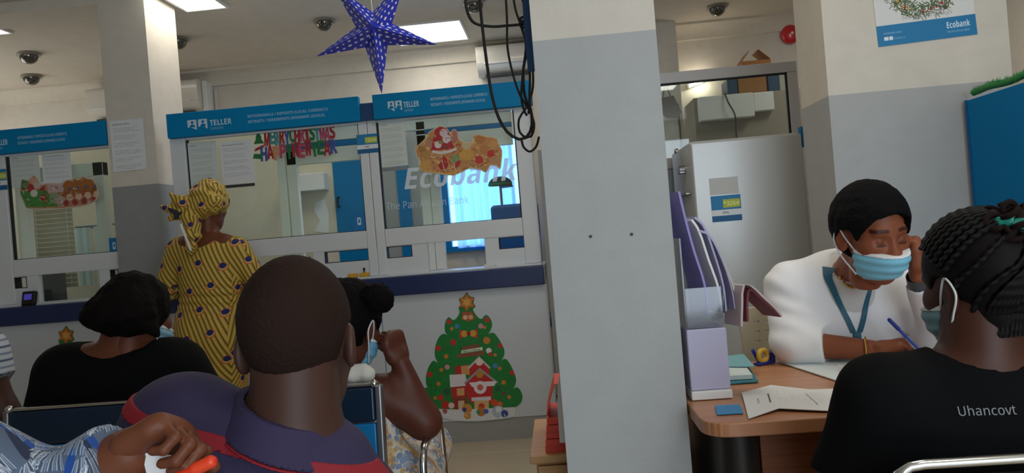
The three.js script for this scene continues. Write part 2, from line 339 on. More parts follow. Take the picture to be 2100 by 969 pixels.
const treePts = [[362, 18], [382, 62], [424, 60], [404, 100], [430, 132], [402, 140], [412, 168], [440, 205], [470, 222], [492, 184], [522, 196], [548, 250], [530, 300], [508, 328], [552, 306], [586, 348], [630, 425], [632, 470], [604, 518], [640, 488], [682, 552], [718, 640], [706, 690], [682, 716], [728, 690], [764, 760], [748, 812], [704, 842], [718, 876], [690, 912], [600, 926], [400, 948], [210, 934], [132, 890], [122, 858], [58, 830], [36, 770], [62, 700], [92, 722], [118, 745], [72, 700], [68, 630], [86, 560], [122, 510], [140, 526], [158, 532], [130, 480], [138, 400], [168, 335], [204, 320], [234, 346], [202, 300], [208, 230], [236, 198], [258, 228], [288, 218], [318, 165], [300, 140], [324, 108], [298, 68], [340, 66]];
function drawTree(c) {
  c.fillStyle = '#0b7a2c'; c.fillRect(0, 0, 831, 969);
  for (let i = 0; i < 900; i++) { const x = rr(30, 770), y = rr(140, 900); c.strokeStyle = ['#16973c', '#0a6424', '#27a848', '#08521d'][i % 4]; c.globalAlpha = 0.5; c.lineWidth = 3; c.beginPath(); c.moveTo(x, y); c.lineTo(x + rr(-22, 22), y + rr(6, 26)); c.stroke(); } c.globalAlpha = 1;
  poly(c, starPts(362, 98, 74, 42, 6), '#7a4413'); poly(c, starPts(362, 98, 64, 36, 6), '#bd7a24'); poly(c, starPts(362, 98, 34, 20, 6), '#dca24a');
  poly(c, [[330, 168], [400, 165], [425, 215], [380, 235], [325, 222]], '#a4552c'); dot(c, 352, 205, 17, '#e5b98f'); dot(c, 390, 203, 17, '#e0a880');
  poly(c, [[312, 292], [372, 318], [312, 362]], '#c9351f'); poly(c, [[440, 285], [378, 318], [440, 360]], '#c9351f'); dot(c, 345, 322, 24, '#d99a32'); dot(c, 408, 318, 24, '#d99a32'); dot(c, 376, 320, 14, '#8f1d12');
  poly(c, [[330, 415], [450, 392], [452, 425], [330, 440]], '#8b4a35'); poly(c, [[292, 470], [485, 438], [485, 472], [290, 494]], '#8b4a35'); poly(c, [[325, 440], [475, 415], [475, 438], [322, 462]], '#dfe6cf');
  c.fillStyle = '#2a7a3a'; c.font = 'bold 22px sans-serif'; c.save(); c.translate(335, 458); c.rotate(-0.15); c.fillText('Merry Xmas', 0, 0, 135); c.restore();
  for (const [x, y, r, k] of [[236, 238, 17, 0], [507, 222, 19, 0], [158, 426, 20, 0], [603, 404, 18, 0], [97, 614, 20, 0], [686, 594, 19, 0], [266, 384, 22, 0], [505, 368, 25, 1], [255, 286, 13, 1], [490, 275, 12, 1], [292, 268, 18, 2], [462, 266, 18, 3], [520, 440, 20, 4], [565, 548, 19, 2], [222, 560, 18, 3], [180, 580, 14, 1], [598, 566, 14, 1], [160, 680, 15, 1], [625, 664, 16, 1], [215, 484, 16, 1], [175, 778, 22, 0], [135, 782, 12, 1], [625, 745, 14, 5], [665, 768, 14, 1], [530, 465, 14, 0], [565, 470, 12, 1]]) dot(c, x, y, r, ['#c22a22', '#cc7d2c', '#3c87b8', '#cf8ea0', '#e7e4dd', '#7a3b22'][k]);
  // house with snowy roofs
  poly(c, [[276, 556], [378, 540], [392, 610], [280, 615]], '#b7201c'); poly(c, [[320, 552], [380, 545], [385, 612], [325, 614]], '#d39a5a');
  poly(c, [[380, 560], [450, 486], [524, 560], [524, 640], [385, 640]], '#bf1f1e'); c.strokeStyle = '#c6c2c6'; c.lineWidth = 14; c.beginPath(); c.moveTo(372, 568); c.lineTo(450, 490); c.lineTo(528, 565); c.stroke(); dot(c, 452, 522, 26, '#e9d6c9');
  poly(c, [[238, 615], [350, 608], [372, 690], [244, 704]], '#dcd9dc'); poly(c, [[250, 704], [362, 692], [365, 775], [255, 782]], '#b3211f'); poly(c, [[290, 712], [345, 706], [345, 760], [292, 764]], '#d9a068');
  poly(c, [[350, 670], [455, 565], [580, 665], [545, 690], [548, 812], [380, 812]], '#c0211f'); c.strokeStyle = '#9b9ba6'; c.lineWidth = 15; c.beginPath(); c.moveTo(345, 676); c.lineTo(455, 572); c.lineTo(582, 668); c.stroke(); dot(c, 455, 608, 28, '#b98a3a');
  poly(c, [[378, 668], [575, 655], [560, 690], [400, 700]], '#e4e1e4'); dot(c, 458, 702, 46, '#e6dfdf'); dot(c, 458, 702, 22, '#c9655c');
  poly(c, [[395, 775], [535, 765], [535, 792], [398, 800]], '#d7d4da'); poly(c, [[415, 800], [520, 792], [520, 880], [418, 884]], '#d9b070'); dot(c, 468, 836, 22, '#c93a22');
  poly(c, [[262, 784], [360, 778], [362, 865], [270, 868]], '#8f2a26'); poly(c, [[300, 800], [345, 796], [345, 860], [302, 862]], '#d7b48a');
  // snow, parcels and toys at the foot
  poly(c, [[120, 858], [300, 862], [720, 838], [725, 930], [400, 955], [130, 925]], '#d8dadb');
  for (const [x, y, r, col] of [[210, 830, 30, '#b9241f'], [252, 834, 22, '#e0c5c0'], [205, 875, 18, '#a75560'], [365, 855, 36, '#c98a3c'], [345, 862, 16, '#3b3f86'], [368, 905, 26, '#cf9444'], [465, 876, 32, '#c0702e'], [500, 872, 18, '#3d66b0'], [445, 880, 15, '#3f8f58'], [588, 872, 44, '#a9bccb'], [590, 858, 22, '#dfe5e9'], [632, 886, 26, '#3a4a96'], [560, 810, 26, '#cf4a1e'], [600, 818, 18, '#d9682a'], [220, 735, 26, '#1e5a34'], [585, 710, 20, '#1e5a34']]) dot(c, x, y, r, col);
  for (let i = 0; i < 60; i++) dot(c, rr(130, 710), rr(880, 940), rr(2, 5), '#eef1f3');
}
const tree1 = cutout('christmas_tree_cutout', 'green Christmas tree cut-out on the counter front near the central pillar', 'decoration', treePts, 400, 484, 1196, 831, 969, drawTree, [-0.574, 0.508, -4.549], 'Christmas tree cut-outs on the counter');
{ const c = tree1.clone(); c.name = numbered('christmas_tree_cutout'); c.position.set(-3.06, 0.495, -4.549); c.userData = { ...tree1.userData, label: 'green Christmas tree cut-out half hidden by the woman in black' }; scene.add(c); }

const sleighPts = [[300, 300], [335, 262], [398, 205], [412, 160], [462, 135], [512, 103], [572, 122], [600, 172], [622, 130], [660, 148], [672, 218], [722, 246], [792, 236], [784, 188], [830, 178], [902, 196], [985, 205], [1002, 262], [1032, 310], [1026, 382], [1014, 482], [988, 440], [932, 432], [896, 502], [850, 470], [762, 456], [690, 492], [622, 522], [500, 502], [368, 486], [334, 442], [350, 400], [318, 345]];
cutout('sleigh_cutout', 'golden sleigh and reindeer cut-out on the right teller window', 'decoration', sleighPts, 665, 310, 1365, 1279, 969, (c) => {
  c.fillStyle = '#c08a4e'; c.fillRect(0, 0, 1279, 969);
  for (let i = 0; i < 260; i++) dot(c, rr(300, 1040), rr(110, 520), rr(4, 15), ['#d9a75f', '#a8693a', '#cf9a6a', '#b5763e', '#e2bd86'][i % 5]);
  c.lineWidth = 16; c.strokeStyle = '#d9a13c'; c.beginPath(); c.moveTo(330, 440); c.bezierCurveTo(420, 505, 560, 520, 690, 480); c.stroke();
  poly(c, [[500, 430], [560, 360], [600, 400], [560, 480], [520, 490]], '#a81e20'); poly(c, [[640, 400], [690, 390], [670, 440], [620, 470]], '#a81e20'); for (let i = 0; i < 4; i++) { c.strokeStyle = ['#cf9a52', '#c9a890'][i % 2]; c.lineWidth = 9; c.beginPath(); c.moveTo(455 + i * 52, 360); c.bezierCurveTo(500 + i * 50, 380, 470 + i * 52, 450, 540 + i * 34, 485); c.stroke(); }
  poly(c, [[440, 310], [455, 215], [478, 125], [545, 108], [585, 150], [612, 235], [640, 300]], '#b01b22'); dot(c, 545, 165, 34, '#d5bfc2'); dot(c, 570, 215, 36, '#d8cdd2'); dot(c, 498, 262, 30, '#ddd3d3'); dot(c, 518, 240, 17, '#3f8a57'); dot(c, 600, 255, 20, '#a82a2e'); dot(c, 470, 190, 14, '#c98a4e'); dot(c, 560, 285, 16, '#5b4a3a'); for (let i = 0; i < 150; i++) { const x = rr(320, 1020), y = rr(140, 500); c.strokeStyle = ['#8a5a2e', '#d9b070', '#e0cfae', '#9a6a3a', '#c98a40', '#a8322c'][i % 6]; c.lineWidth = rr(3, 8); c.beginPath(); c.moveTo(x, y); c.quadraticCurveTo(x + rr(-30, 30), y + rr(-30, 30), x + rr(-44, 44), y + rr(-30, 30)); c.stroke(); } c.strokeStyle = '#cf9a52'; c.lineWidth = 9; c.beginPath(); c.moveTo(410, 200); c.bezierCurveTo(380, 260, 330, 290, 345, 380); c.stroke(); c.beginPath(); c.moveTo(700, 260); c.lineTo(960, 300); c.stroke();  // bulging gift sack with white fur trim
  c.strokeStyle = '#ddd2d0'; c.lineWidth = 22; c.beginPath(); c.moveTo(450, 315); c.quadraticCurveTo(540, 350, 650, 295); c.stroke();
  poly(c, [[618, 140], [655, 150], [665, 230], [620, 235]], '#b5726a');
  for (const [x, y, r, col] of [[640, 380, 34, '#7f9a62'], [740, 340, 50, '#cf9c3e'], [735, 265, 40, '#c9b58d'], [700, 350, 30, '#d0a044'], [840, 390, 34, '#c22f20'], [935, 340, 30, '#c02018'], [880, 300, 40, '#b97b3e'], [910, 225, 46, '#c28746'], [850, 220, 40, '#b57438'], [960, 260, 34, '#c9924f'], [960, 400, 40, '#b98a5c'], [880, 460, 28, '#bd8a4a'], [660, 420, 20, '#b8242a'], [550, 380, 18, '#c31a24'], [400, 350, 34, '#b98a48'], [390, 430, 40, '#cf9c4e'], [360, 300, 30, '#a87844'], [420, 250, 30, '#b9826c']]) dot(c, x, y, r, col);
}, [-0.565, 1.745, ZF - 0.0235], undefined, '#d6bf98');
const sleighPts1 = [[80, 252], [92, 172], [138, 184], [168, 148], [200, 176], [212, 210], [262, 200], [330, 206], [372, 180], [402, 182], [420, 162], [440, 180], [472, 156], [500, 172], [532, 176], [560, 216], [572, 282], [540, 316], [480, 340], [350, 356], [122, 358], [108, 322], [84, 272]];
cutout('sleigh_cutout', 'sleigh and four reindeer cut-out on the far left teller window', 'decoration', sleighPts1, 325, 258, 945, 741, 969, (c) => {
  c.fillStyle = '#b5835a'; c.fillRect(0, 0, 741, 969);
  for (let i = 0; i < 140; i++) dot(c, rr(80, 570), rr(150, 356), rr(3, 9), ['#a97a4c', '#7a4a30', '#b58a66'][i % 3]);
  poly(c, [[80, 250], [240, 240], [300, 300], [320, 340], [120, 345]], '#3f8a3c'); poly(c, [[95, 180], [135, 190], [140, 240], [95, 240]], '#3d6b3a');
  dot(c, 175, 190, 24, '#cf9f8c'); dot(c, 150, 230, 24, '#a92a28'); dot(c, 220, 228, 20, '#a92a32'); dot(c, 172, 262, 22, '#d8cfc8'); dot(c, 228, 290, 22, '#8f2f22'); poly(c, [[250, 205], [370, 200], [380, 250], [260, 262]], '#c4a6a4'); dot(c, 300, 290, 34, '#8f9a7a'); dot(c, 340, 310, 30, '#b39a94'); dot(c, 118, 215, 18, '#6b8a5a'); dot(c, 190, 215, 22, '#c8b0a6');
  for (let i = 0; i < 4; i++) { const x = 385 + i * 55, y = 262 - i * 6; dot(c, x, y - 40, 34, '#a8632c'); dot(c, x, y, 34, '#9c5a2a'); dot(c, x + 6, y + 24, 20, '#d2b39a'); dot(c, x - 2, y - 26, 10, '#4a5f86'); dot(c, x - 16, y + 58, 18, '#94343a'); }
  for (let i = 0; i < 120; i++) { const x = rr(90, 560), y = rr(165, 345); c.strokeStyle = ['#6b4028', '#b98a5c', '#d8cabb', '#8a3a34', '#7d5a3a'][i % 5]; c.lineWidth = rr(2, 5); c.beginPath(); c.moveTo(x, y); c.quadraticCurveTo(x + rr(-16, 16), y + rr(-16, 16), x + rr(-22, 22), y + rr(-16, 16)); c.stroke(); }
}, [-3.085, 1.705, ZF - 0.0235], undefined, '#c9bfb2');

// greeting letters
{
  const { FontLoader } = await import('three/addons/loaders/FontLoader.js');
  const { TextGeometry } = await import('three/addons/geometries/TextGeometry.js');
  const font = await new FontLoader().loadAsync('fonts/droid/droid_sans_bold.typeface.json');
  const t = thing('greeting_letters', 'colourful MERRY CHRISTMAS HAPPY NEW YEAR letters on the middle window', 'decoration', [-1.565, 1.87, ZF - 0.0235]);
  const col = { r: std(0xa12a34, 0.45), p: std(0xb04664, 0.45), t: std(0x4a8f92, 0.45), b: std(0x46549a, 0.45), g: std(0x1f7040, 0.45), o: std(0xc98a5c, 0.45) }, back = std(0xd2a6a2, 0.5);
  const cache = {};
  const put = (text, cols, x0, x1, y, cap) => {
    const step = (x1 - x0) / text.length;
    [...text].forEach((ch, i) => {
      if (!cache[ch]) { const g = new TextGeometry(ch, { font, size: 1, depth: 0.03, curveSegments: 3, bevelEnabled: true, bevelSize: 0.035, bevelThickness: 0.012, bevelSegments: 1 }); g.computeBoundingBox(); const b = g.boundingBox; g.translate(-(b.min.x + b.max.x) / 2, -(b.min.y + b.max.y) / 2, 0); g.userData = { w: b.max.x - b.min.x, h: b.max.y - b.min.y }; cache[ch] = g; }
      const g = cache[ch], m = mesh('letter', g, col[cols[i]], t);
      const s = cap / g.userData.h; m.scale.set(Math.min(step * 1.1 / g.userData.w, s * 1.2), s, 0.1); m.position.set(x0 + step * (i + 0.5), y + (i % 2 ? 0.005 : -0.004), i % 2 ? 0.0015 : 0.0045); m.rotation.z = (i % 3 - 1) * 0.05;
    });
  };
  put('MERRYCHRISTMAS', 'rttrbgrprgtppr'.split(''), -0.185, 0.255, 0.052, 0.088);
  put('HAPPYNEWYEAR', 'bropgrprggrbrg'.split(''), -0.215, 0.258, -0.038, 0.088);
  const fir = new THREE.Shape(); [[0, 0.09], [0.02, 0.05], [0.012, 0.05], [0.032, 0.015], [-0.032, 0.015], [-0.012, 0.05], [-0.02, 0.05]].forEach(([x, y], i) => (i ? fir.lineTo(x, y) : fir.moveTo(x, y)));
  const f = mesh('fir_motif', extrude(fir, 0.003, 0.001), col.g, t); f.position.set(-0.222, 0.01, 0.002);
  const ribbon = mesh('ribbon_motif', extrude(new THREE.Shape([[-0.03, -0.012], [0.025, 0.006], [0.03, 0.024], [-0.025, 0.004]].map(([x, y]) => new THREE.Vector2(x, y))), 0.003, 0.001), col.r, t); ribbon.position.set(-0.222, -0.008, 0.002);
  const leaf = mesh('leaf_motif', extrude(new THREE.Shape([[-0.03, -0.01], [0.02, -0.018], [0.03, 0.01], [-0.02, 0.016]].map(([x, y]) => new THREE.Vector2(x, y))), 0.003, 0.001), col.g, t); leaf.position.set(-0.235, -0.052, 0.006);
}

// ---------------------------------------------------------------- what is seen through the teller glass
{
  const inner = thing('inner_window_frame', 'cream inner frame behind the middle teller glass', 'window frame');
  mesh('post', bx(-1.755, -1.70, 1.03, 1.97, -4.86, -4.80, 0.004), M.innerFrame, inner);
  mesh('stile', bx(-1.69, -1.625, 1.03, 1.86, -4.84, -4.80, 0.004), M.innerFrame, inner);
  mesh('header', bx(-1.69, -1.18, 1.765, 1.86, -4.84, -4.80, 0.004), M.innerFrame, inner);
  mesh('header_board', bx(-1.69, -1.18, 1.90, 1.985, -4.84, -4.80, 0.004), M.innerFrame, inner);
  mesh('blue_strip', bx(-1.69, -1.18, 1.862, 1.898, -4.835, -4.80), M.blue, inner, 'blue strip');
  const inner2 = thing('inner_window_frame', 'cream inner frame behind the right teller glass', 'window frame');
  mesh('post', bx(-0.845, -0.785, 1.03, 1.97, -4.86, -4.80, 0.004), M.innerFrame, inner2);
  mesh('post', bx(-0.783, -0.72, 1.03, 1.80, -4.85, -4.80, 0.004), M.innerFrame, inner2);
  mesh('header', bx(-0.845, -0.24, 1.775, 1.885, -4.84, -4.80, 0.004), M.innerFrame, inner2);
  mesh('header_board', bx(-1.08, -0.24, 1.915, 2.0, -4.84, -4.80, 0.004), M.innerFrame, inner2);
  mesh('blue_strip', bx(-0.845, -0.24, 1.887, 1.913, -4.835, -4.80), M.blue, inner2, 'blue strip');
  const inner3 = thing('inner_window_frame', 'cream inner frame behind the far left teller glass', 'window frame');
  mesh('stile', bx(-3.505, -3.43, 1.03, 1.9, -4.86, -4.80, 0.004), M.innerFrame, inner3);
  mesh('stile', bx(-2.97, -2.90, 1.03, 1.9, -4.86, -4.80, 0.004), M.innerFrame, inner3);
  mesh('header', bx(-3.505, -2.90, 1.81, 1.9, -4.86, -4.80, 0.004), M.innerFrame, inner3);
  // office partition behind the tellers
  const beige = std(0xe2dac6, 0.8, { map: wallGrain });
  const part = thing('office_partition', 'low beige partition wall behind the teller booths', 'partition');
  mesh('wall_panel', bx(-5.3, -1.66, 0, 2.2, -5.78, -5.72), beige, part); 
  mesh('wall_panel', bx(-1.36, -0.86, 0, 2.2, -5.78, -5.72), std(0x9fa3a2, 0.7), part);
  mesh('wall_panel', bx(-0.20, 0.6, 0, 2.2, -5.78, -5.72), beige, part);
  mesh('wall_panel', bx(-0.86, -0.20, 0, 1.15, -5.78, -5.72), beige, part);
  mesh('wall_panel', bx(-0.86, -0.20, 1.95, 2.2, -5.78, -5.72), beige, part);
  const door = thing('blue_door', 'blue door seen through the middle teller glass', 'door');
  mesh('door_leaf', bx(-1.66, -1.36, 0.01, 2.05, -5.76, -5.71, 0.003), M.blue, door);
  mesh('door_handle', polyTube([[-1.63, 1.53, -5.71], [-1.63, 1.53, -5.67], [-1.63, 1.60, -5.67], [-1.63, 1.60, -5.71]], 0.008, 0.015), M.black, door);
  solo('blue_locker', 'narrow blue locker seen through the left pane of the right window', 'locker', bx(-1.175, -1.085, 0.01, 2.0, -5.715, -5.69), M.blue);
  // lit window with pale blue pleated curtain
  const w = structGroup('window_2', 'daylit window with pale blue curtain behind the right teller');
  mesh('window_pane', bx(-0.84, -0.22, 1.15, 1.95, -5.77, -5.765), std(0xcfe6ff, 0.6, { emissive: 0x9fd0ff, emissiveIntensity: 2.4 }), w, 'daylit pane');
  mesh('window_frame', merge([bx(-0.86, -0.80, 1.15, 1.95, -5.76, -5.70), bx(-0.26, -0.20, 1.15, 1.95, -5.76, -5.70), bx(-0.86, -0.2, 1.12, 1.16, -5.76, -5.69)]), M.blue, w, 'blue window frame');
  const wl = new THREE.RectAreaLight(0xa8d4ff, 2.4, 0.6, 0.78); wl.position.set(-0.53, 1.55, -5.755); wl.rotation.y = Math.PI; wl.castShadow = true; wl.name = 'window_daylight'; w.add(wl);
  const cg = new THREE.PlaneGeometry(0.46, 0.8, 120, 6), cp = cg.attributes.position;
  for (let i = 0; i < cp.count; i++) cp.setZ(i, 0.014 * Math.sin(cp.getX(i) * 95 + 1.2 * Math.sin(cp.getX(i) * 23)) + 0.004 * Math.sin(cp.getY(i) * 9 + cp.getX(i) * 30));
  cg.computeVertexNormals();
  solo('curtain', 'pale blue pleated curtain behind the right teller window', 'curtain', cg, phys(0xb7d9f7, 0.95, { transmission: 0.6, thickness: 0, side: THREE.DoubleSide }), [-0.525, 1.545, -5.67]);
  const ch = thing('office_chair', 'blue office chair behind the right teller window', 'chair', [-0.30, 0, -5.45]);
  mesh('backrest', (() => { const g = new RoundedBoxGeometry(0.34, 0.5, 0.06, 4, 0.05); g.translate(0, 1.18, 0); return g; })(), std(0x0b5a9e, 0.6), ch);
  mesh('seat', (() => { const g = new RoundedBoxGeometry(0.44, 0.07, 0.42, 3, 0.03); g.translate(0, 0.62, 0.22); return g; })(), std(0x0b5a9e, 0.6), ch);
  mesh('gas_lift', (() => { const g = new THREE.CylinderGeometry(0.03, 0.03, 0.5, 16); g.translate(0, 0.34, 0.22); return g; })(), M.black, ch);
  mesh('back_bar', polyTube([[0, 0.6, 0.1], [0, 0.62, -0.03], [0, 1.0, -0.04]], 0.018, 0.04), M.black, ch);
  mesh('base', merge([0, 1, 2, 3, 4].map((k) => { const g = bx(0, 0.28, 0.06, 0.1, -0.02, 0.02, 0.008); g.rotateY(k * 1.2566); g.translate(0, 0, 0.22); return g; })), M.black, ch);
  for (let k = 0; k < 5; k++) { const g = new THREE.CylinderGeometry(0.03, 0.03, 0.03, 12); g.rotateX(Math.PI / 2); const m = mesh('castor', g, M.black, ch); m.position.set(Math.cos(k * 1.2566) * 0.27, 0.03, 0.22 - Math.sin(k * 1.2566) * 0.27); }
  // dark cap with green band hanging in front of the curtain
  const cap = thing('peaked_hat', 'dark peaked hat with a green band before the pale blue curtain', 'hat', [-0.395, 1.585, -5.565]);
  const cgm = new THREE.SphereGeometry(0.075, 24, 12, 0, Math.PI * 2, 0, Math.PI / 2); cgm.scale(1.15, 0.75, 1);
  mesh('crown', cgm, std(0x0d2a3a, 0.8), cap);
  const band = new THREE.CylinderGeometry(0.0875, 0.0875, 0.018, 28, 1, true); band.scale(1, 1, 0.87); mesh('band', band, std(0x2f7d55, 0.7, { side: THREE.DoubleSide }), cap, 'green band');
  const visor = new THREE.CylinderGeometry(0.09, 0.095, 0.012, 28, 1, false, 0, Math.PI); visor.scale(1.0, 1, 1.1); visor.translate(0, -0.02, 0.03); mesh('visor', visor, std(0x0d2a3a, 0.8), cap);
  const stand = thing('coat_stand', 'thin steel coat stand carrying the dark peaked hat', 'coat stand', [-0.395, 0, -5.565]);
  mesh('pole', new THREE.CylinderGeometry(0.01, 0.01, 1.6, 14).translate(0, 0.82, 0), M.steel, stand); mesh('base', new THREE.CylinderGeometry(0.03, 0.09, 0.02, 24).translate(0, 0.01, 0), M.steel, stand);
  // white wall unit and papers behind the middle glass
  solo('wall_cabinet', 'white wall cabinet on the beige partition behind the middle glass', 'cabinet', bx(-1.985, -1.70, 1.66, 1.79, -5.72, -5.60, 0.008), M.white);
  const pap = solo('wall_paper', 'torn white poster on the beige partition behind the middle glass', 'poster', extrude(new THREE.Shape([[-0.02, 0.12], [0.05, 0.14], [0.07, 0.02], [0.06, -0.12], [-0.05, -0.1], [0.0, -0.02], [-0.04, 0.06]].map(([x, y]) => new THREE.Vector2(x, y))), 0.001), M.paper, [-1.79, 1.46, -5.718]);
  // slatted blind and pale cloths behind the far left glass
  const bl = thing('window_blind', 'beige slatted blind behind the far left teller glass', 'blind', [-3.69, 1.1, -5.42]);
  const sg = bx(-0.16, 0.16, -0.002, 0.030, -0.004, 0.004, 0.002);
  for (let k = 0; k < 22; k++) { const s = mesh('slat', sg, std(0xb9b49c, 0.6), bl); s.position.y = k * 0.034; s.rotation.x = 0.25; }
  mesh('head_box', bx(-0.17, 0.17, 0.745, 0.79, -0.03, 0.03, 0.005), M.white, bl);
  mesh('cord', merge([bx(-0.12, -0.117, 0, 0.75, 0.006, 0.009), bx(0.117, 0.12, 0, 0.75, 0.006, 0.009)]), M.white, bl);
  for (const [x, w, lab] of [[-3.45, 0.12, 'pale mint cloth hanging beside the blind behind the far left glass'], [-3.31, 0.1, 'narrow pale mint cloth right of the other behind the far left glass']]) {
    const g = new THREE.BoxGeometry(w, 0.42, 0.012, 30, 6, 1), p = g.attributes.position; for (let i = 0; i < p.count; i++) p.setZ(i, p.getZ(i) + 0.008 * Math.sin(p.getX(i) * 120)); g.computeVertexNormals();
    solo('hanging_cloth', lab, 'cloth', g, std(0xc3d6d2, 0.9), [x, 1.31, -5.40], 'pale cloths behind the far left glass');
  }
  solo('cloth_rail', 'rail carrying the mint cloths behind the far left glass', 'rail', polyTube([[-3.52, 1.53, -5.72], [-3.52, 1.53, -5.40], [-3.25, 1.53, -5.40], [-3.25, 1.53, -5.72]], 0.008, 0.03), M.steel);
  const tc = thing('teller_chair', 'grey chair back behind the far left counter', 'chair', [-3.02, 0, -5.32]);
  const bk = new RoundedBoxGeometry(0.44, 0.55, 0.06, 4, 0.03); bk.translate(0, 0.86, 0); mesh('backrest', bk, M.darkGrey, tc);
  mesh('seat', bx(-0.23, 0.23, 0.55, 0.61, 0.01, 0.42, 0.02), M.darkGrey, tc);
  for (const [x, z] of [[-0.2, 0.02], [0.2, 0.02], [-0.2, 0.38], [0.2, 0.38]]) mesh('leg', bx(x - 0.015, x + 0.015, 0, 0.56, z - 0.015, z + 0.015), M.steel, tc);
  const tc2 = tc.clone(); tc2.name = numbered('teller_chair'); tc2.position.set(-3.74, 0, -5.26); tc2.userData = { ...tc.userData, label: 'grey chair back below the blind behind the far left glass' }; scene.add(tc2); tc2.scale.y = 1.14;
}
// things on the teller counter
{
  const t = thing('card_terminal', 'small black payment terminal with purple screen on the left counter', 'terminal', [-3.285, 1.017, -4.555]);
  const g = new RoundedBoxGeometry(0.085, 0.085, 0.03, 3, 0.008); g.rotateX(-0.25); g.translate(0, 0.048, 0); mesh('case', g, M.black, t);
  const s = new THREE.PlaneGeometry(0.05, 0.036); s.rotateX(-0.25); s.translate(0, 0.057, 0.0145); mesh('screen', s, std(0x4a45a8, 0.4, { emissive: 0x4a45b8, emissiveIntensity: 0.35 }), t, 'purple screen');
  mesh('foot', bx(-0.035, 0.035, 0.0, 0.01, -0.03, 0.03), M.black, t);
  const k = thing('monitor', 'black screen behind the middle counter', 'monitor', [-1.72, 1.012, -4.93]);
  mesh('housing', bx(-0.09, 0.09, 0.03, 0.165, -0.02, 0.02, 0.006), M.blackGloss, k); mesh('stand', bx(-0.02, 0.02, 0.006, 0.05, -0.01, 0.01), M.black, k); mesh('foot', bx(-0.06, 0.06, 0, 0.008, -0.05, 0.05, 0.003), M.black, k);
  for (const [x, lab] of [[-1.262, 'left yellow ink stamp on the middle sill'], [-1.19, 'right yellow ink stamp with dark knob on the middle sill']]) {
    const st = thing('ink_stamp', lab, 'stamp', [x, 1.03, -4.585], 'yellow ink stamps'); mesh('block', bx(-0.028, 0.028, 0, 0.026, -0.015, 0.015, 0.005), std(0xd8a52a, 0.45), st);
    if (x > -1.2) { const kn = new THREE.SphereGeometry(0.008, 12, 8); kn.translate(0, 0.048, 0); mesh('knob', merge([kn, new THREE.CylinderGeometry(0.004, 0.004, 0.03, 8).translate(0, 0.035, 0)]), M.black, st); }
  }
  solo('pen', 'dark pen lying on the middle sill', 'pen', (() => { const g = new THREE.CylinderGeometry(0.004, 0.004, 0.12, 10); g.rotateZ(Math.PI / 2); g.translate(-1.39, 1.034, -4.58); return g; })(), M.darkGrey);
  solo('receipt_pad', 'pale receipt pad on the counter at the right window opening', 'pad', bx(-0.46, -0.39, 1.03, 1.045, -4.60, -4.565, 0.002), M.paper);
}

// ---------------------------------------------------------------- paper strips through pairs of points
function strip(pairs, t = 0.0012) {
  const pos = [], uv = [], idx = []; const n = pairs.length;
  let len = [0]; for (let i = 1; i < n; i++) len.push(len[i - 1] + Math.hypot(...[0, 1, 2].map((k) => pairs[i][0][k] - pairs[i - 1][0][k])));
  const nrm = new THREE.Vector3().crossVectors(V(...pairs[1][0]).sub(V(...pairs[0][0])), V(...pairs[0][1]).sub(V(...pairs[0][0]))).normalize().multiplyScalar(t / 2);
  for (const s of [1, -1]) pairs.forEach(([a, b], i) => { pos.push(a[0] + nrm.x * s, a[1] + nrm.y * s, a[2] + nrm.z * s, b[0] + nrm.x * s, b[1] + nrm.y * s, b[2] + nrm.z * s); uv.push(len[i] / len[n - 1], 1, len[i] / len[n - 1], 0); });
  const o = n * 2; const q = (a, b, c, d) => idx.push(a, b, c, a, c, d);
  for (let i = 0; i < n - 1; i++) { const a = i * 2; q(a, a + 2, a + 3, a + 1); q(o + a, o + a + 1, o + a + 3, o + a + 2); q(a, o + a, o + a + 2, a + 2); q(a + 1, a + 3, o + a + 3, o + a + 1); }
  q(0, 1, o + 1, o); const e = (n - 1) * 2; q(e, o + e, o + e + 1, e + 1);
  let g = new THREE.BufferGeometry(); g.setAttribute('position', new THREE.Float32BufferAttribute(pos, 3)); g.setAttribute('uv', new THREE.Float32BufferAttribute(uv, 2)); g.setIndex(idx);
  g = g.toNonIndexed(); g.computeVertexNormals(); return g;
}
function curvePts(ctrl, n = 12) { return new THREE.CatmullRomCurve3(ctrl.map((p) => V(...p))).getPoints(n).map((p) => [p.x, p.y, p.z]); }

// ---------------------------------------------------------------- ceiling domes, air conditioners, back wall
function dome(label, x, z) {
  const t = thing('ceiling_dome', label, 'ceiling dome', [x, CEIL, z], 'round ceiling domes');
  const fl = new THREE.CylinderGeometry(0.075, 0.085, 0.018, 28); fl.translate(0, -0.009, 0); mesh('flange', fl, std(0xa9a59c, 0.35, { metalness: 0.4 }), t);
  const d = new THREE.SphereGeometry(0.066, 24, 14, 0, Math.PI * 2, Math.PI / 2, Math.PI / 2); d.translate(0, -0.018, 0); mesh('dome_cover', d, phys(0x5a5752, 0.12, { metalness: 0.7, clearcoat: 1 }), t, 'smoked glossy dome');
}
dome('ceiling dome nearest the far left lamp, upper of two', -3.93, -5.66); dome('ceiling dome at far left, lower of two', -4.36, -6.29);
dome('ceiling dome beside the right edge of the left pillar', -2.75, -5.66); dome('ceiling dome left of the hanging star', -1.59, -5.57);
dome('ceiling dome behind the hanging cables', -0.47, -5.50); dome('ceiling dome above the office partition', 1.405, -6.24);
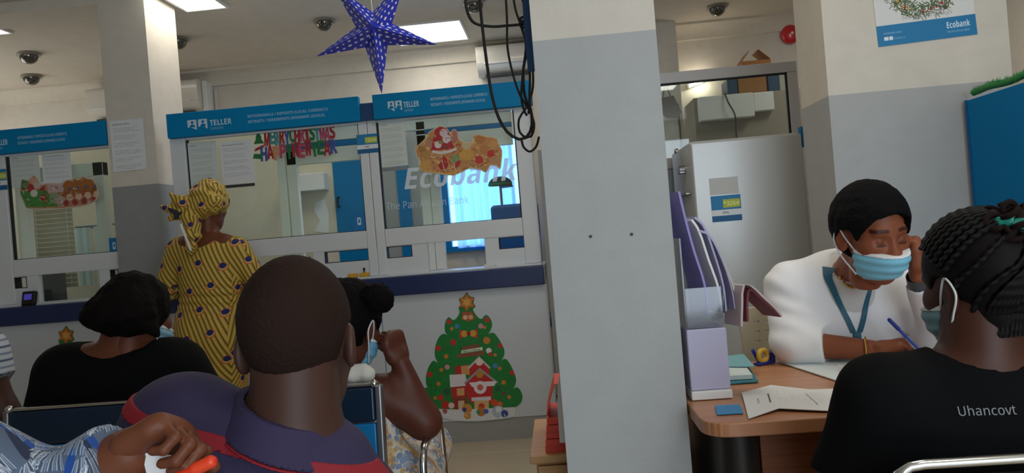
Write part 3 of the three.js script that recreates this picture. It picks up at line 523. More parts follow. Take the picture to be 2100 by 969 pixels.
function aircon(label, x0, x1, y0, y1) {
  const t = thing('air_conditioner', label, 'air conditioner', [(x0 + x1) / 2, y0, BACK], 'wall air conditioners'); const w = x1 - x0, h = y1 - y0;
  const s = new THREE.Shape(); s.moveTo(0, 0.03); s.lineTo(0, h); s.lineTo(0.2, h); s.quadraticCurveTo(0.225, h, 0.225, h - 0.03); s.lineTo(0.215, 0.1); s.quadraticCurveTo(0.19, 0.03, 0.11, 0.0); s.lineTo(0, 0.03);
  const g = extrude(s, w, 0.004, 8); g.rotateY(-Math.PI / 2); g.translate(w / 2, 0, 0.002); mesh('housing', g, phys(0xd9d5cb, 0.35, { clearcoat: 0.3 }), t);
  mesh('louver', bx(-w / 2 + 0.06, w / 2 - 0.06, -0.012, 0.006, 0.10, 0.19, 0.003), M.darkGrey, t, 'dark air outlet');
  mesh('flap', bx(-w / 2 + 0.06, w / 2 - 0.06, 0.085, 0.1, 0.214, 0.228, 0.004), M.white, t);
  mesh('side_cap', bx(w / 2 + 0.006, w / 2 + 0.05, 0.0, h, 0.0, 0.15, 0.01), M.white, t);
}
aircon('white air conditioner half hidden by the left pillar', -4.06, -3.05, 2.53, 2.80);
aircon('white air conditioner behind the hanging cables', -0.58, 0.30, 2.60, 2.84);
solo('pipe', 'thin pipe cover running down beside the left air conditioner', 'pipe', bx(-2.985, -2.955, 2.0, 2.74, BACK, BACK + 0.03), M.wallWhite);
{
  const t = thing('fire_alarm_bell', 'round red fire alarm bell on the wall beside the right pillar', 'alarm bell', [2.12, 2.735, BACK]);
  const pr = [[0, 0.075], [0.03, 0.073], [0.065, 0.06], [0.08, 0.04], [0.083, 0.022], [0.075, 0.02]].map(([r, z]) => new THREE.Vector2(r, z));
  const g = new THREE.LatheGeometry(pr, 32); g.rotateX(Math.PI / 2); mesh('gong', g, phys(0xc3141c, 0.3, { clearcoat: 0.6, side: THREE.DoubleSide }), t);
  const b = new THREE.CylinderGeometry(0.06, 0.06, 0.024, 24); b.rotateX(Math.PI / 2); b.translate(0, 0, 0.012); mesh('back_plate', b, std(0x9a1016, 0.4), t);
  const c = new THREE.CylinderGeometry(0.012, 0.012, 0.01, 12); c.rotateX(Math.PI / 2); c.translate(0, 0, 0.078); mesh('bolt', c, M.chrome, t);
}

// ---------------------------------------------------------------- office partition with glass, steel cabinet, things behind
{
  const t = thing('glazed_partition', 'aluminium framed glass partition behind the steel cabinet', 'partition', [0, 0, 0]);
  const al = std(0xc9c8c8, 0.4);
  mesh('top_rail', bx(0.605, 1.595, 2.10, 2.168, -5.05, -5.0, 0.004), al, t);
  mesh('stile', bx(1.53, 1.595, 0, 2.099, -5.05, -5.0, 0.004), al, t);
  mesh('stile', bx(0.605, 0.65, 0, 2.099, -5.05, -5.0, 0.004), al, t);
  mesh('mid_rail', bx(0.652, 1.528, 1.55, 1.62, -5.045, -5.005, 0.004), al, t);
  mesh('glass_pane', bx(0.652, 1.528, 1.622, 2.098, -5.028, -5.022), M.glass, t);
  mesh('gasket', merge([bx(0.652, 1.528, 2.09, 2.1, -5.03, -5.008), bx(1.52, 1.53, 1.62, 2.1, -5.03, -5.008)]), M.gasket, t);
  mesh('lower_sheet', bx(0.652, 1.528, 0, 1.548, -5.04, -5.01), M.frameShade, t);
  const c = thing('steel_cabinet', 'tall grey steel cabinet with a blue sticker behind the desk', 'cabinet', [0, 0, 0]);
  const cm = phys(0xbfc2c1, 0.33, { metalness: 0.15, clearcoat: 0.3, clearcoatRoughness: 0.25 });
  mesh('body', bx(0.744, 1.335, 0.03, 1.632, -4.88, -4.222, 0.012), cm, c);
  const cd = mesh('door', bx(0.746, 1.333, 0.05, 1.622, -4.220, -4.198, 0.009), cm, c, 'smooth grey door');
  const hz = [[1.50, -4.42], [1.36, -4.36]];
  const kn = new THREE.CylinderGeometry(0.022, 0.026, 0.03, 16); kn.rotateZ(Math.PI / 2); kn.translate(0.729, 1.50, -4.45); mesh('lock_knob', merge([kn, bx(0.708, 0.742, 1.475, 1.49, -4.47, -4.40, 0.004)]), M.steel, c, 'dark lock knob');
  mesh('latch_ledge', bx(0.715, 0.744, 1.35, 1.362, -4.62, -4.30, 0.004), M.steel, c);
  mesh('corner_cap', (() => { const g = new THREE.SphereGeometry(0.018, 14, 10); g.translate(0.752, 1.632, -4.72); return g; })(), M.chrome, c);
  mesh('blue_edge', bx(1.336, 1.346, 1.55, 1.66, -4.26, -4.21), M.blue, cd, 'blue sticker edge');
  codeSticker('blue and green sticker on the steel cabinet door', 0.907, 1.257, -4.1965, 0.158, 0.14);
  solo('label_card', 'blank pale card above the sticker on the steel cabinet', 'card', sheet(0.152, 0.09, 0.001), std(0xc4c6c4, 0.7), [0.903, 1.378, -4.1965]);
  // room behind
  const cup = thing('storage_cupboard', 'beige cupboard seen through the partition glass', 'cupboard', [0, 0, 0]);
  mesh('carcass', bx(1.125, 1.95, 0, 2.155, -6.5, -6.06, 0.004), std(0x9a9184, 0.7), cup);
  mesh('white_unit', bx(1.15, 1.56, 1.96, 2.145, -6.058, -5.96, 0.01), M.white, cup, 'white cabinet front');
  mesh('white_unit', bx(1.565, 1.72, 2.0, 2.145, -6.058, -5.99, 0.01), M.white, cup, 'white cabinet front');
  solo('blue_crate', 'dark blue crate beside the cardboard box behind the glass', 'crate', bx(1.40, 1.475, 2.156, 2.284, -6.3, -6.08, 0.006), std(0x1f4466, 0.7));
  solo('blue_crate', 'dark blue crate right of the cardboard box behind the glass', 'crate', bx(1.71, 1.80, 2.156, 2.284, -6.3, -6.08, 0.006), std(0x1f4466, 0.7));
  const kraft = std(0x9a6a40, 0.85);
  const b1 = thing('cardboard_box', 'brown cardboard box behind the partition glass', 'box', [1.59, 2.156, -6.2]); mesh('carton', bx(-0.108, 0.108, 0, 0.13, -0.12, 0.12, 0.003), kraft, b1); mesh('tape', bx(-0.02, 0.02, 0.129, 0.1315, -0.12, 0.12), std(0xb58a5a, 0.4), b1);
  const b2 = thing('cardboard_box', 'tilted open brown cardboard box above the partition rail', 'box', [1.64, 2.2875, -6.2]);
  const c1 = bx(-0.11, 0.11, 0, 0.125, -0.1, 0.1, 0.002); mesh('carton', c1, kraft, b2); const fp = bx(0, 0.1, -0.002, 0.002, -0.1, 0.1); fp.rotateZ(0.9); fp.translate(-0.11, 0.125, 0); mesh('flap', fp, kraft, b2); const fq = bx(-0.12, 0, -0.002, 0.002, -0.1, 0.1); fq.rotateZ(-0.75); fq.translate(0.11, 0.125, 0); mesh('flap', fq, kraft, b2); mesh('opening', bx(-0.02, 0.03, 0.05, 0.08, 0.099, 0.1015), M.black, b2, 'dark hand hole');
  solo('cable', 'thin grey cable hanging in front of the cupboard', 'cable', tube([[1.345, 2.15, -5.95], [1.36, 2.08, -5.93], [1.40, 1.98, -5.92], [1.40, 1.85, -5.93], [1.41, 1.5, -5.94], [1.41, 0.02, -5.95]], 0.006, 60), M.darkGrey);
  solo('cable', 'thin dark conduit left of the white cabinet fronts', 'cable', tube([[1.085, 2.2, -6.55], [1.085, 1.6, -6.55], [1.09, 0.02, -6.55]], 0.008, 20), M.darkGrey);
  const bag = thing('hanging_bag', 'dark brown bag hanging behind the partition glass', 'bag', [0.99, 2.1, BACK + 0.24]);
  const bs = new THREE.Shape([[-0.05, 0.14], [0.05, 0.15], [0.10, 0.02], [0.07, -0.01], [-0.01, 0.0], [-0.05, 0.04]].map(([x, y]) => new THREE.Vector2(x, y))); mesh('bag_body', extrude(bs, 0.05, 0.01), std(0x4f3d31, 0.8), bag); mesh('strap', polyTube([[-0.03, 0.14, 0.02], [0, 0.3, 0.01], [0.04, 0.14, 0.02]], 0.005, 0.03), M.darkGrey, bag);
  const lamp = thing('tube_lamp', 'short slanted fluorescent tube lamp behind the partition glass', 'lamp', [1.31, 2.40, BACK + 0.03]); lamp.rotation.z = 0.3;
  mesh('batten', bx(-0.1, 0.1, -0.02, 0.02, -0.025, 0.005, 0.004), M.white, lamp); const tb = new THREE.CylinderGeometry(0.012, 0.012, 0.18, 14); tb.rotateZ(Math.PI / 2); tb.translate(0, 0, 0.025); mesh('tube', tb, std(0xffffff, 0.4, { emissive: 0xfff8e8, emissiveIntensity: 1.5 }), lamp);
  const pl = new THREE.PointLight(0xfff4e0, 0.15); pl.position.set(0, -0.01, 0.06); pl.castShadow = true; pl.name = 'tube_glow'; lamp.add(pl);
}

// ---------------------------------------------------------------- hanging blue star lantern
{
  const t = thing('star_lantern', 'blue five-pointed paper star lantern with white holes hanging from the ceiling', 'star lantern', [-0.79, 2.222, -3.6]);
  const tex = canvas(512, 256, (c, w, h) => {
    c.fillStyle = '#1c2fb0'; c.fillRect(0, 0, w, h);
    for (let i = 0; i < 8; i++) { const x = 60 + i * 54, k = 1 - x / w * 0.5; for (const [v, r] of [[0.14, 13], [0.42, 16], [0.74, 13]]) { const y = h * (1 - v); const q = r * (0.55 + 0.6 * k) * (i % 2 ? 1 : 0.8); dot(c, x + (v > 0.3 && v < 0.7 ? 18 : 0), y, q + 3, '#0f1c78'); dot(c, x + (v > 0.3 && v < 0.7 ? 18 : 0), y, q, '#d6d4e4'); } }
  });
  const R = 0.30, r = 0.09, D = 0.085, m = phys(0xffffff, 0.28, { map: tex, clearcoat: 0.6, clearcoatRoughness: 0.15, side: THREE.DoubleSide });
  for (let k = 0; k < 5; k++) {
    const a = -Math.PI / 2 + k * Math.PI * 2 / 5, da = Math.PI / 5;
    const tip = [R * Math.cos(a), R * Math.sin(a), 0], n1 = [r * Math.cos(a - da), r * Math.sin(a - da), 0], n2 = [r * Math.cos(a + da), r * Math.sin(a + da), 0], f = [0, 0, D], b = [0, 0, -D];
    const P = [], U = []; const tri = (x, y, z, u) => { P.push(...x, ...y, ...z); U.push(...u); };
    const e = 0.30; tri(f, n1, tip, [0, 0, e, 1, 1, 0]); tri(f, tip, n2, [0, 0, 1, 0, e, 1]); tri(b, tip, n1, [0, 0, 1, 0, e, 1]); tri(b, n2, tip, [0, 0, e, 1, 1, 0]);
    const g = new THREE.BufferGeometry(); g.setAttribute('position', new THREE.Float32BufferAttribute(P, 3)); g.setAttribute('uv', new THREE.Float32BufferAttribute(U, 2)); g.computeVertexNormals();
    mesh('star_arm', g, m, t);
  }
  mesh('string', bx(-0.0012, 0.0012, 0.078, CEIL - 2.222, -0.0012, 0.0012), M.white, t);
  t.rotation.y = 0.12; t.rotation.x = 0.0; t.rotation.z = 0.03;
}
// ---------------------------------------------------------------- cables hanging by the central pillar
{
  const t = thing('cable_bundle', 'tangle of black cables hanging beside the central pillar', 'cables', [0, 0, 0]);
  const Z = -2.36;
  const k = Z / -2.2, P = (l) => l.map(([x, y, dz = 0]) => [x * k, 1.2 + (y - 1.2) * k, Z + dz]);
  const runs = [
    [[-0.17, 2.95], [-0.172, 1.883], [-0.165, 1.686], [-0.158, 1.601], [-0.142, 1.535], [-0.115, 1.49], [-0.08, 1.474], [-0.055, 1.50], [-0.05, 1.549, 0.01], [-0.065, 1.60], [-0.062, 1.68], [-0.05, 1.72], [-0.045, 1.80], [-0.046, 2.9]],
    [[-0.19, 2.95, 0.01], [-0.205, 1.93, 0.01], [-0.212, 1.87], [-0.196, 1.823], [-0.15, 1.806], [-0.099, 1.803], [-0.04, 1.803, 0.01], [-0.035, 1.81, 0.02]],
    [[-0.10, 2.95], [-0.096, 1.9], [-0.098, 1.82], [-0.103, 1.74], [-0.095, 1.67], [-0.078, 1.60], [-0.055, 1.555], [-0.045, 1.51], [-0.06, 1.478], [-0.085, 1.49], [-0.088, 1.53], [-0.06, 1.57], [-0.04, 1.62], [-0.038, 1.72], [-0.045, 1.78]],
    [[-0.075, 2.95], [-0.073, 1.86], [-0.06, 1.80], [-0.05, 1.74, 0.015], [-0.065, 1.66, 0.015], [-0.075, 1.58], [-0.062, 1.54], [-0.05, 1.60]],
    [[-0.085, 1.475], [-0.08, 1.452], [-0.064, 1.438], [-0.045, 1.45], [-0.034, 1.478]],
    [[-0.05, 2.95, 0.02], [-0.055, 1.9, 0.02], [-0.042, 1.83, 0.02], [-0.05, 1.76, 0.02], [-0.045, 1.66, 0.02], [-0.052, 1.58, 0.02], [-0.05, 1.49, 0.012], [-0.06, 1.478, 0.006]],
  ];
  runs.forEach((r, i) => mesh('cable', tube(P(r), i < 2 ? 0.0048 : 0.0036, 140, 8), M.cable, t));
  const kn = new THREE.TorusKnotGeometry(0.012, 0.005, 60, 6); kn.translate(-0.047 * k, 1.2 + 0.605 * k, Z + 0.01); mesh('cable_tie', kn, M.cable, t);
  solo('wall_banner', 'narrow blue banner edge between the cables and the central pillar', 'banner', bx(-0.052, -0.029, 1.68, 2.5, -2.275, -2.262), std(0x174f86, 0.6));
}

// ---------------------------------------------------------------- poster, blue board and garland on the right
{
  const tex = canvas(800, 1140, (c, w, h) => {
    c.fillStyle = '#dcdddb'; c.fillRect(0, 0, w, h);
    for (let i = 0; i < 1500; i++) { const a = rnd() * Math.PI * 2, r = 250 + rr(-60, 60); const x = 400 + r * Math.cos(a), y = 640 + r * Math.sin(a); c.strokeStyle = ['#35551f', '#4c6b2a', '#23401a', '#5b3a22'][i % 4]; c.lineWidth = 5; c.beginPath(); c.moveTo(x, y); c.lineTo(x + rr(-34, 34), y + rr(-30, 34)); c.stroke(); }
    for (let i = 0; i < 40; i++) { const a = rnd() * 7; dot(c, 400 + 250 * Math.cos(a), 640 + 250 * Math.sin(a), rr(6, 14), ['#a3262a', '#caa24a', '#d8d4c8'][i % 3]); }
    c.strokeStyle = '#a9adb0'; c.lineWidth = 4; c.font = 'italic 46px serif'; c.fillStyle = '#a3a8ac'; c.fillText('Season\u2019s Greetings', 210, 940);
    c.fillStyle = '#1478ad'; c.fillRect(0, 970, w, 170);
    c.fillStyle = '#d7e6f0'; c.font = 'bold 72px sans-serif'; c.fillText('Ecobank', 560, 1060, 190); c.font = '26px sans-serif'; c.fillStyle = '#9cc3db'; c.fillText('The Pan African Bank', 562, 1098, 180);
    c.fillText('ecobank.com', 50, 1045, 150); c.fillStyle = '#dfeaf2'; c.fillRect(52, 1066, 36, 30); c.fillRect(94, 1066, 30, 30); c.fillStyle = '#8fbbd6'; c.fillText('Follow us', 134, 1094, 90);
  });
  const m = solo('festive_poster', 'white poster with green wreath and blue footer on the right pillar', 'poster', sheet(0.405, 0.577, 0.001, 0.0008), phys(0xffffff, 0.5, { map: tex }), [1.595, 2.163, -3.3275]); m.rotation.z = 0.035;
  const b = thing('blue_board', 'tall blue partition board standing at the right edge', 'board', [0, 0, 0]);
  mesh('board_face', bx(1.722, 1.752, 0.06, 1.605, -3.29, -2.1, 0.003), M.blueBoard, b);
  mesh('foot', bx(1.60, 1.88, 0, 0.06, -3.2, -3.14, 0.01), M.steel, b); mesh('foot', bx(1.60, 1.88, 0, 0.06, -2.25, -2.19, 0.01), M.steel, b);
  mesh('edge_strip', bx(1.718, 1.756, 0.06, 1.607, -3.302, -3.291), std(0x0a4f86, 0.5), b);
  const g = thing('garland', 'green tinsel garland lying on the blue board', 'garland', [1.737, 1.628, -2.7]);
  const path = []; for (let i = 0; i <= 24; i++) path.push([0.004 * Math.sin(i * 1.7), 0.004 + 0.004 * Math.sin(i * 0.9) + 0.012 * Math.max(0, (i - 2) / 24), -0.56 + i * 0.05]);
  mesh('core', tube(path, 0.014, 120, 10), std(0x0d7a2c, 0.5), g);
  const needles = []; for (let i = 0; i < 1400; i++) { const q = new THREE.ConeGeometry(0.0016, 0.024, 3); q.translate(0, 0.012, 0); q.rotateZ(rr(-2.6, 2.6)); q.rotateY(rnd() * 6.3); const u = rnd() * 24, j = Math.min(23, Math.floor(u)); q.translate(path[j][0], path[j][1] + 0.002, -0.56 + u * 0.05); needles.push(q); }
  const nm = mesh('tinsel', merge(needles), std(0x129038, 0.4), g); nm.userData.kind = 'stuff';
}

// ---------------------------------------------------------------- small wooden cabinet, red trays
function woodTex(base, dark, w = 512, h = 512, rings = 26) {
  const t = canvas(w, h, (c) => { c.fillStyle = base; c.fillRect(0, 0, w, h); for (let i = 0; i < 420; i++) { const y = rnd() * h; c.strokeStyle = dark; c.globalAlpha = rr(0.03, 0.14); c.lineWidth = rr(0.6, 3); c.beginPath(); c.moveTo(0, y); c.bezierCurveTo(w * 0.3, y + rr(-9, 9), w * 0.6, y + rr(-9, 9), w, y + rr(-4, 4)); c.stroke(); } c.globalAlpha = 1; });
  t.wrapS = t.wrapT = THREE.RepeatWrapping; return t;
}
{
  M.beech = phys(0xffffff, 0.45, { map: woodTex('#c79a66', '#8a5f33') });
  M.desk = phys(0xffffff, 0.38, { map: woodTex('#c08760', '#6a3c20'), clearcoat: 0.15, clearcoatRoughness: 0.3 });
  M.deskDark = phys(0xffffff, 0.45, { map: woodTex('#8a4f30', '#4a2412') });
  const t = thing('side_cabinet', 'light wooden side cabinet behind the central pillar', 'cabinet', [0, 0, 0]);
  mesh('top', bx(-0.142, 0.30, 0.515, 0.54, -2.76, -2.295, 0.004), M.beech, t); mesh('carcass', bx(-0.125, 0.285, 0.0, 0.514, -2.745, -2.325, 0.003), M.beech, t);
  for (const [a, b, k] of [[-0.12, 0.08, 0.06], [0.083, 0.28, 0.105]]) { const d = mesh('door', bx(a, b, 0.05, 0.505, -2.323, -2.307, 0.003), M.beech, t); mesh('knob', new THREE.SphereGeometry(0.012, 14, 10).translate(k, 0.4, -2.297), M.steel, d); }
  const red = std(0xd23a1c, 0.45);
  for (let i = 0; i < 5; i++) {
    const tr = thing('letter_tray', ['lowest', 'second lowest', 'middle', 'second highest', 'topmost'][i] + ' orange red tray in the stack on the side cabinet', 'tray', [-0.0, 0.541 + i * 0.021, -2.46 + (i % 2) * 0.004], 'stacked orange red trays');
    const a = -0.094 + i * 0.003, b = 0.10; mesh('tray_base', bx(a, b, 0, 0.004, -0.14, 0.14), red, tr);
    mesh('tray_side', bx(a, a + 0.004, 0.0041, 0.0195, -0.14, 0.14), red, tr); mesh('tray_side', bx(b - 0.004, b, 0.0041, 0.0195, -0.14, 0.14), red, tr); mesh('tray_side', bx(a + 0.0041, b - 0.0041, 0.0041, 0.0195, 0.136, 0.14), red, tr);
  }
  const up = solo('file_folder', 'orange red folder standing upright on the tray stack', 'folder', strip([[[-0.082, 0.647, -2.36], [-0.082, 0.647, -2.54]], [[-0.066, 0.70, -2.36], [-0.066, 0.70, -2.54]], [[-0.052, 0.738, -2.36], [-0.052, 0.738, -2.54]], [[-0.03, 0.738, -2.36], [-0.03, 0.738, -2.54]], [[-0.026, 0.647, -2.36], [-0.026, 0.647, -2.54]]], 0.003), std(0xe2553a, 0.5));
  solo('paper_sheet', 'white sheet standing between the red trays and the pillar', 'paper', strip([[[-0.048, 0.575, -2.30], [-0.006, 0.575, -2.285]], [[-0.046, 0.70, -2.29], [-0.006, 0.69, -2.28]], [[-0.03, 0.80, -2.275], [-0.006, 0.785, -2.272]]], 0.003), M.paper);
}

// ---------------------------------------------------------------- service desk
{
  const t = thing('service_desk', 'brown wooden service desk with rounded corner', 'desk', [0, 0, 0]);
  const s = new THREE.Shape(); const x0 = 0.292, x1 = 1.56, f = 1.742, b = 2.47, r = 0.075;  // drawn in x, -z
  s.moveTo(x0 + r, f); s.lineTo(x1, f); s.lineTo(x1, b); s.lineTo(x0, b); s.lineTo(x0, f + r); s.quadraticCurveTo(x0, f, x0 + r, f);
  const g = extrude(s, 0.026, 0.003, 12); g.rotateX(-Math.PI / 2); g.translate(0, 0.7155, 0);
  { const p = g.attributes.position, uv = g.attributes.uv; for (let i = 0; i < p.count; i++) uv.setXY(i, p.getX(i) * 1.4, p.getZ(i) * 1.4); }
  mesh('desk_top', g, M.desk, t);
  const e = new THREE.CylinderGeometry(0.1, 0.1, 0.70, 24, 1, false, Math.PI, Math.PI / 2); 
  mesh('end_panel', bx(0.33, 0.40, 0, 0.712, -2.4, -1.80, 0.02), M.black, t, 'black end panel');
  mesh('corner_post', (() => { const q = new THREE.CylinderGeometry(0.045, 0.045, 0.712, 24); q.translate(0.375, 0.356, -1.815); return q; })(), std(0x1c1613, 0.5), t, 'dark rounded corner post');
  mesh('front_panel', bx(0.425, 1.55, 0.08, 0.712, -1.84, -1.815, 0.003), M.deskDark, t, 'brown front panel');
  mesh('end_panel', bx(1.48, 1.54, 0, 0.712, -2.4, -1.845, 0.02), M.black, t, 'black end panel');
  const Y = 0.7465;
  // leaflet rack
  const rk = thing('leaflet_rack', 'clear tiered leaflet rack with lavender front beside the central pillar', 'leaflet rack', [0, 0, 0]);
  const clear = phys(0xdfe2e8, 0.08, { transmission: 0.9, thickness: 0, ior: 1.49 }), lav = std(0xb9b5cf, 0.55), pur = std(0x8f88c6, 0.55), pur2 = std(0xa9a6c8, 0.55);
  mesh('foot', bx(0.302, 0.405, Y, Y + 0.022, -2.16, -1.975, 0.003), M.white, rk, 'white base');
  mesh('front_block', bx(0.303, 0.404, Y + 0.0225, 0.925, -2.15, -1.985, 0.004), lav, rk, 'lavender leaflet front');
  mesh('pocket', bx(0.305, 0.309, 0.926, 1.16, -2.12, -1.995), clear, rk, 'clear pocket'); mesh('pocket', strip([[[0.312, 0.93, -1.995], [0.312, 0.93, -2.12]], [[0.40, 0.95, -1.995], [0.40, 0.95, -2.12]], [[0.408, 1.03, -1.995], [0.408, 1.03, -2.12]]], 0.003), clear, rk, 'clear pocket'); mesh('pocket_side', bx(0.309, 0.40, 0.928, 1.03, -1.994, -1.991), clear, rk, 'clear pocket side');
  const leaf = (label, mat, ctrl, z0 = -1.998, z1 = -2.10) => solo('leaflet', label, 'leaflet', strip(curvePts(ctrl.map(([x, y]) => [x, y, 0])).map(([x, y]) => [[x + 0.024, y, z0 + 0.004], [x, y, z1]]), 0.006), mat, [0, 0, 0], 'leaflets in the rack');
  leaf('tall purple leaflet at the back of the rack, touching the pillar', pur, [[0.291, 1.28], [0.303, 1.20], [0.318, 1.12], [0.336, 1.04], [0.338, 0.96]]);
  leaf('pale leaflet bowed behind the purple one in the rack', M.paper, [[0.318, 1.205], [0.332, 1.18], [0.352, 1.10], [0.372, 1.02], [0.374, 0.965]], -2.0, -2.105);
  leaf('white edged grey leaflet in the middle of the rack', pur2, [[0.326, 1.21], [0.345, 1.19], [0.366, 1.12], [0.384, 1.03], [0.386, 0.965]], -2.0, -2.108);
  leaf('long lavender leaflet bending over the rack', pur2, [[0.335, 1.175], [0.356, 1.165], [0.385, 1.10], [0.404, 1.02], [0.408, 0.97]], -1.999, -2.1);
  leaf('cream leaflet at the front of the rack', std(0xbdb6a8, 0.7), [[0.375, 1.135], [0.39, 1.10], [0.412, 1.03], [0.424, 0.95]], -2.02, -2.11);
  leaf('folded white and maroon leaflet drooping from the rack', std(0xc9b7b8, 0.6), [[0.418, 0.925], [0.424, 0.98], [0.432, 1.028], [0.45, 1.026], [0.478, 0.995], [0.505, 0.965], [0.52, 0.944]], -1.985, -2.06);
  leaf('maroon inner fold of the drooping leaflet', std(0x7a3d48, 0.6), [[0.436, 0.935], [0.438, 0.98], [0.447, 1.018], [0.47, 0.995], [0.5, 0.962], [0.518, 0.941]], -1.99, -2.055);
  // papers and small things on the desk
  const docTex = canvas(900, 420, (c, w, h) => { c.fillStyle = '#e2e3e2'; c.fillRect(0, 0, w, h); c.fillStyle = '#5d6164'; c.save(); c.translate(130, 300); c.rotate(-1.57); c.font = 'bold 30px serif'; c.fillText('Form', 40, 0); c.restore(); c.fillRect(210, 140, 14, 160); for (let k = 0; k < 3; k++) for (let i = 0; i < 22; i++) { c.globalAlpha = rr(0.2, 0.5); c.fillRect(280 + k * 200 + (i % 4) * 34, 90 + Math.floor(i / 4) * 40 + rr(-3, 3), rr(12, 28), 4); } c.globalAlpha = 0.6; c.fillRect(470, 120, 10, 210); c.globalAlpha = 1; });
  const fd = solo('folded_form', 'folded white printed form lying open near the desk front', 'document', strip([[[0.435, Y + 0.004, -2.01], [0.391, Y + 0.001, -1.76]], [[0.52, Y + 0.010, -2.05], [0.474, Y + 0.006, -1.815]], [[0.60, Y + 0.005, -1.99], [0.585, Y + 0.003, -1.765]], [[0.72, Y + 0.008, -1.955], [0.70, Y + 0.004, -1.76]]], 0.0015), std(0xffffff, 0.8, { map: docTex }));
  solo('tent_card', 'small white folded card standing on the desk', 'card', strip([[[0.672, Y, -1.99], [0.742, Y, -2.03]], [[0.682, Y + 0.062, -2.005], [0.732, Y + 0.03, -2.04]], [[0.70, Y + 0.002, -2.035], [0.748, Y + 0.002, -2.06]]], 0.0012), M.paper);
  const pad = solo('ledger_sheet', 'large white ledger sheet under the forearm of the woman in white', 'paper', strip([[[0.638, Y + 0.002, -2.42], [0.70, Y + 0.002, -2.09]], [[0.80, Y + 0.004, -2.37], [0.80, Y + 0.004, -2.10]], [[0.93, Y + 0.003, -2.32], [0.935, Y + 0.003, -2.15]]], 0.003), std(0xd7e2e2, 0.8));
  solo('notebook', 'open white notebook the woman in white writes on', 'notebook', strip([[[0.88, Y + 0.008, -2.36], [0.85, Y + 0.008, -2.22]], [[0.97, Y + 0.012, -2.33], [0.95, Y + 0.012, -2.20]], [[1.08, Y + 0.009, -2.30], [1.06, Y + 0.009, -2.18]]], 0.006), M.paper);
  solo('blue_card', 'small blue card at the desk front edge', 'card', strip([[[0.345, Y + 0.001, -1.905], [0.332, Y + 0.001, -1.815]], [[0.404, Y + 0.001, -1.90], [0.392, Y + 0.001, -1.812]]], 0.0015), std(0x2387c0, 0.4));
  const tl = thing('teal_folder', 'teal folder with white papers beside the leaflet rack', 'folder', [0, 0, 0]);
  mesh('cover', strip([[[0.425, Y + 0.002, -2.45], [0.43, Y + 0.002, -2.14]], [[0.55, Y + 0.003, -2.47], [0.51, Y + 0.003, -2.14]]], 0.004), std(0x2f7f8c, 0.5), tl); mesh('papers', strip([[[0.43, Y + 0.012, -2.43], [0.432, Y + 0.012, -2.17]], [[0.53, Y + 0.013, -2.45], [0.50, Y + 0.013, -2.16]]], 0.012), std(0xcfdbd8, 0.8), tl); mesh('cover_flap', strip([[[0.43, Y + 0.021, -2.45], [0.44, Y + 0.021, -2.30]], [[0.548, Y + 0.024, -2.46], [0.53, Y + 0.023, -2.25]]], 0.002), std(0x79b3bb, 0.5), tl);
  const tp = thing('tape_dispenser', 'small blue and yellow tape dispenser on the desk', 'tape dispenser', [0.592, Y, -2.40]); tp.rotation.y = 0.5;
  const tor = new THREE.TorusGeometry(0.017, 0.008, 10, 24); tor.translate(0, 0.026, 0); mesh('tape_roll', tor, std(0xc9a23a, 0.4), tp, 'yellow roll'); mesh('dispenser_body', merge([bx(-0.03, 0.035, 0, 0.008, -0.012, 0.012, 0.003), bx(0.026, 0.04, 0, 0.035, -0.012, 0.012, 0.004), (() => { const q = bx(-0.006, 0.006, 0, 0.05, -0.013, -0.009, 0.002); q.rotateZ(0.5); q.translate(-0.006, 0.005, 0); return q; })()]), std(0x1d2a8a, 0.4), tp, 'blue body');
  const pr = thing('document_tray', 'black document tray with green folder at the right picture edge', 'tray', [1.09, Y, -1.93]);
  mesh('tray_case', bx(-0.015, 0.3, 0.0, 0.13, -0.15, 0.1, 0.01), M.black, pr); mesh('tray_lid', bx(-0.01, 0.3, 0.131, 0.19, -0.15, 0.09, 0.012), std(0x1d2a2c, 0.4), pr); mesh('folder_edge', bx(-0.02, 0.28, 0.07, 0.1, 0.1005, 0.106), std(0x9fbf3a, 0.5), pr, 'lime green folder');
}

// ---------------------------------------------------------------- distance-field modelling for bodies, hair and cloth
const hyp = Math.hypot;
function Cap(a, b, ra, rb = ra) {
  const [ax, ay, az] = a, dx = b[0] - ax, dy = b[1] - ay, dz = b[2] - az, L = dx * dx + dy * dy + dz * dz || 1e-9;
  return (x, y, z) => { const px = x - ax, py = y - ay, pz = z - az; let t = (px * dx + py * dy + pz * dz) / L; t = t < 0 ? 0 : t > 1 ? 1 : t; return hyp(px - dx * t, py - dy * t, pz - dz * t) - (ra + (rb - ra) * t); };
}
function Ell(c, r, rot) {
  const [cx, cy, cz] = c, [a, b, d] = r; let m = null;
  if (rot) m = new THREE.Matrix4().makeRotationFromEuler(new THREE.Euler(...rot)).transpose().elements;
  return (x, y, z) => {
    x -= cx; y -= cy; z -= cz;
    if (m) { const u = m[0] * x + m[4] * y + m[8] * z, v = m[1] * x + m[5] * y + m[9] * z, w = m[2] * x + m[6] * y + m[10] * z; x = u; y = v; z = w; }
    const k0 = hyp(x / a, y / b, z / d), k1 = hyp(x / (a * a), y / (b * b), z / (d * d)); return k1 < 1e-9 ? -Math.min(a, b, d) : k0 * (k0 - 1) / k1;
  };
}
const smin = (a, b, k) => { const h = Math.max(k - Math.abs(a - b), 0) / k; return Math.min(a, b) - h * h * k * 0.25; };
const Uni = (k, ...f) => (x, y, z) => { let d = f[0](x, y, z); for (let i = 1; i < f.length; i++) d = smin(d, f[i](x, y, z), k); return d; };
const Sub = (k, f, ...g) => (x, y, z) => { let d = f(x, y, z); for (const q of g) d = -smin(-d, q(x, y, z), k); return d; };
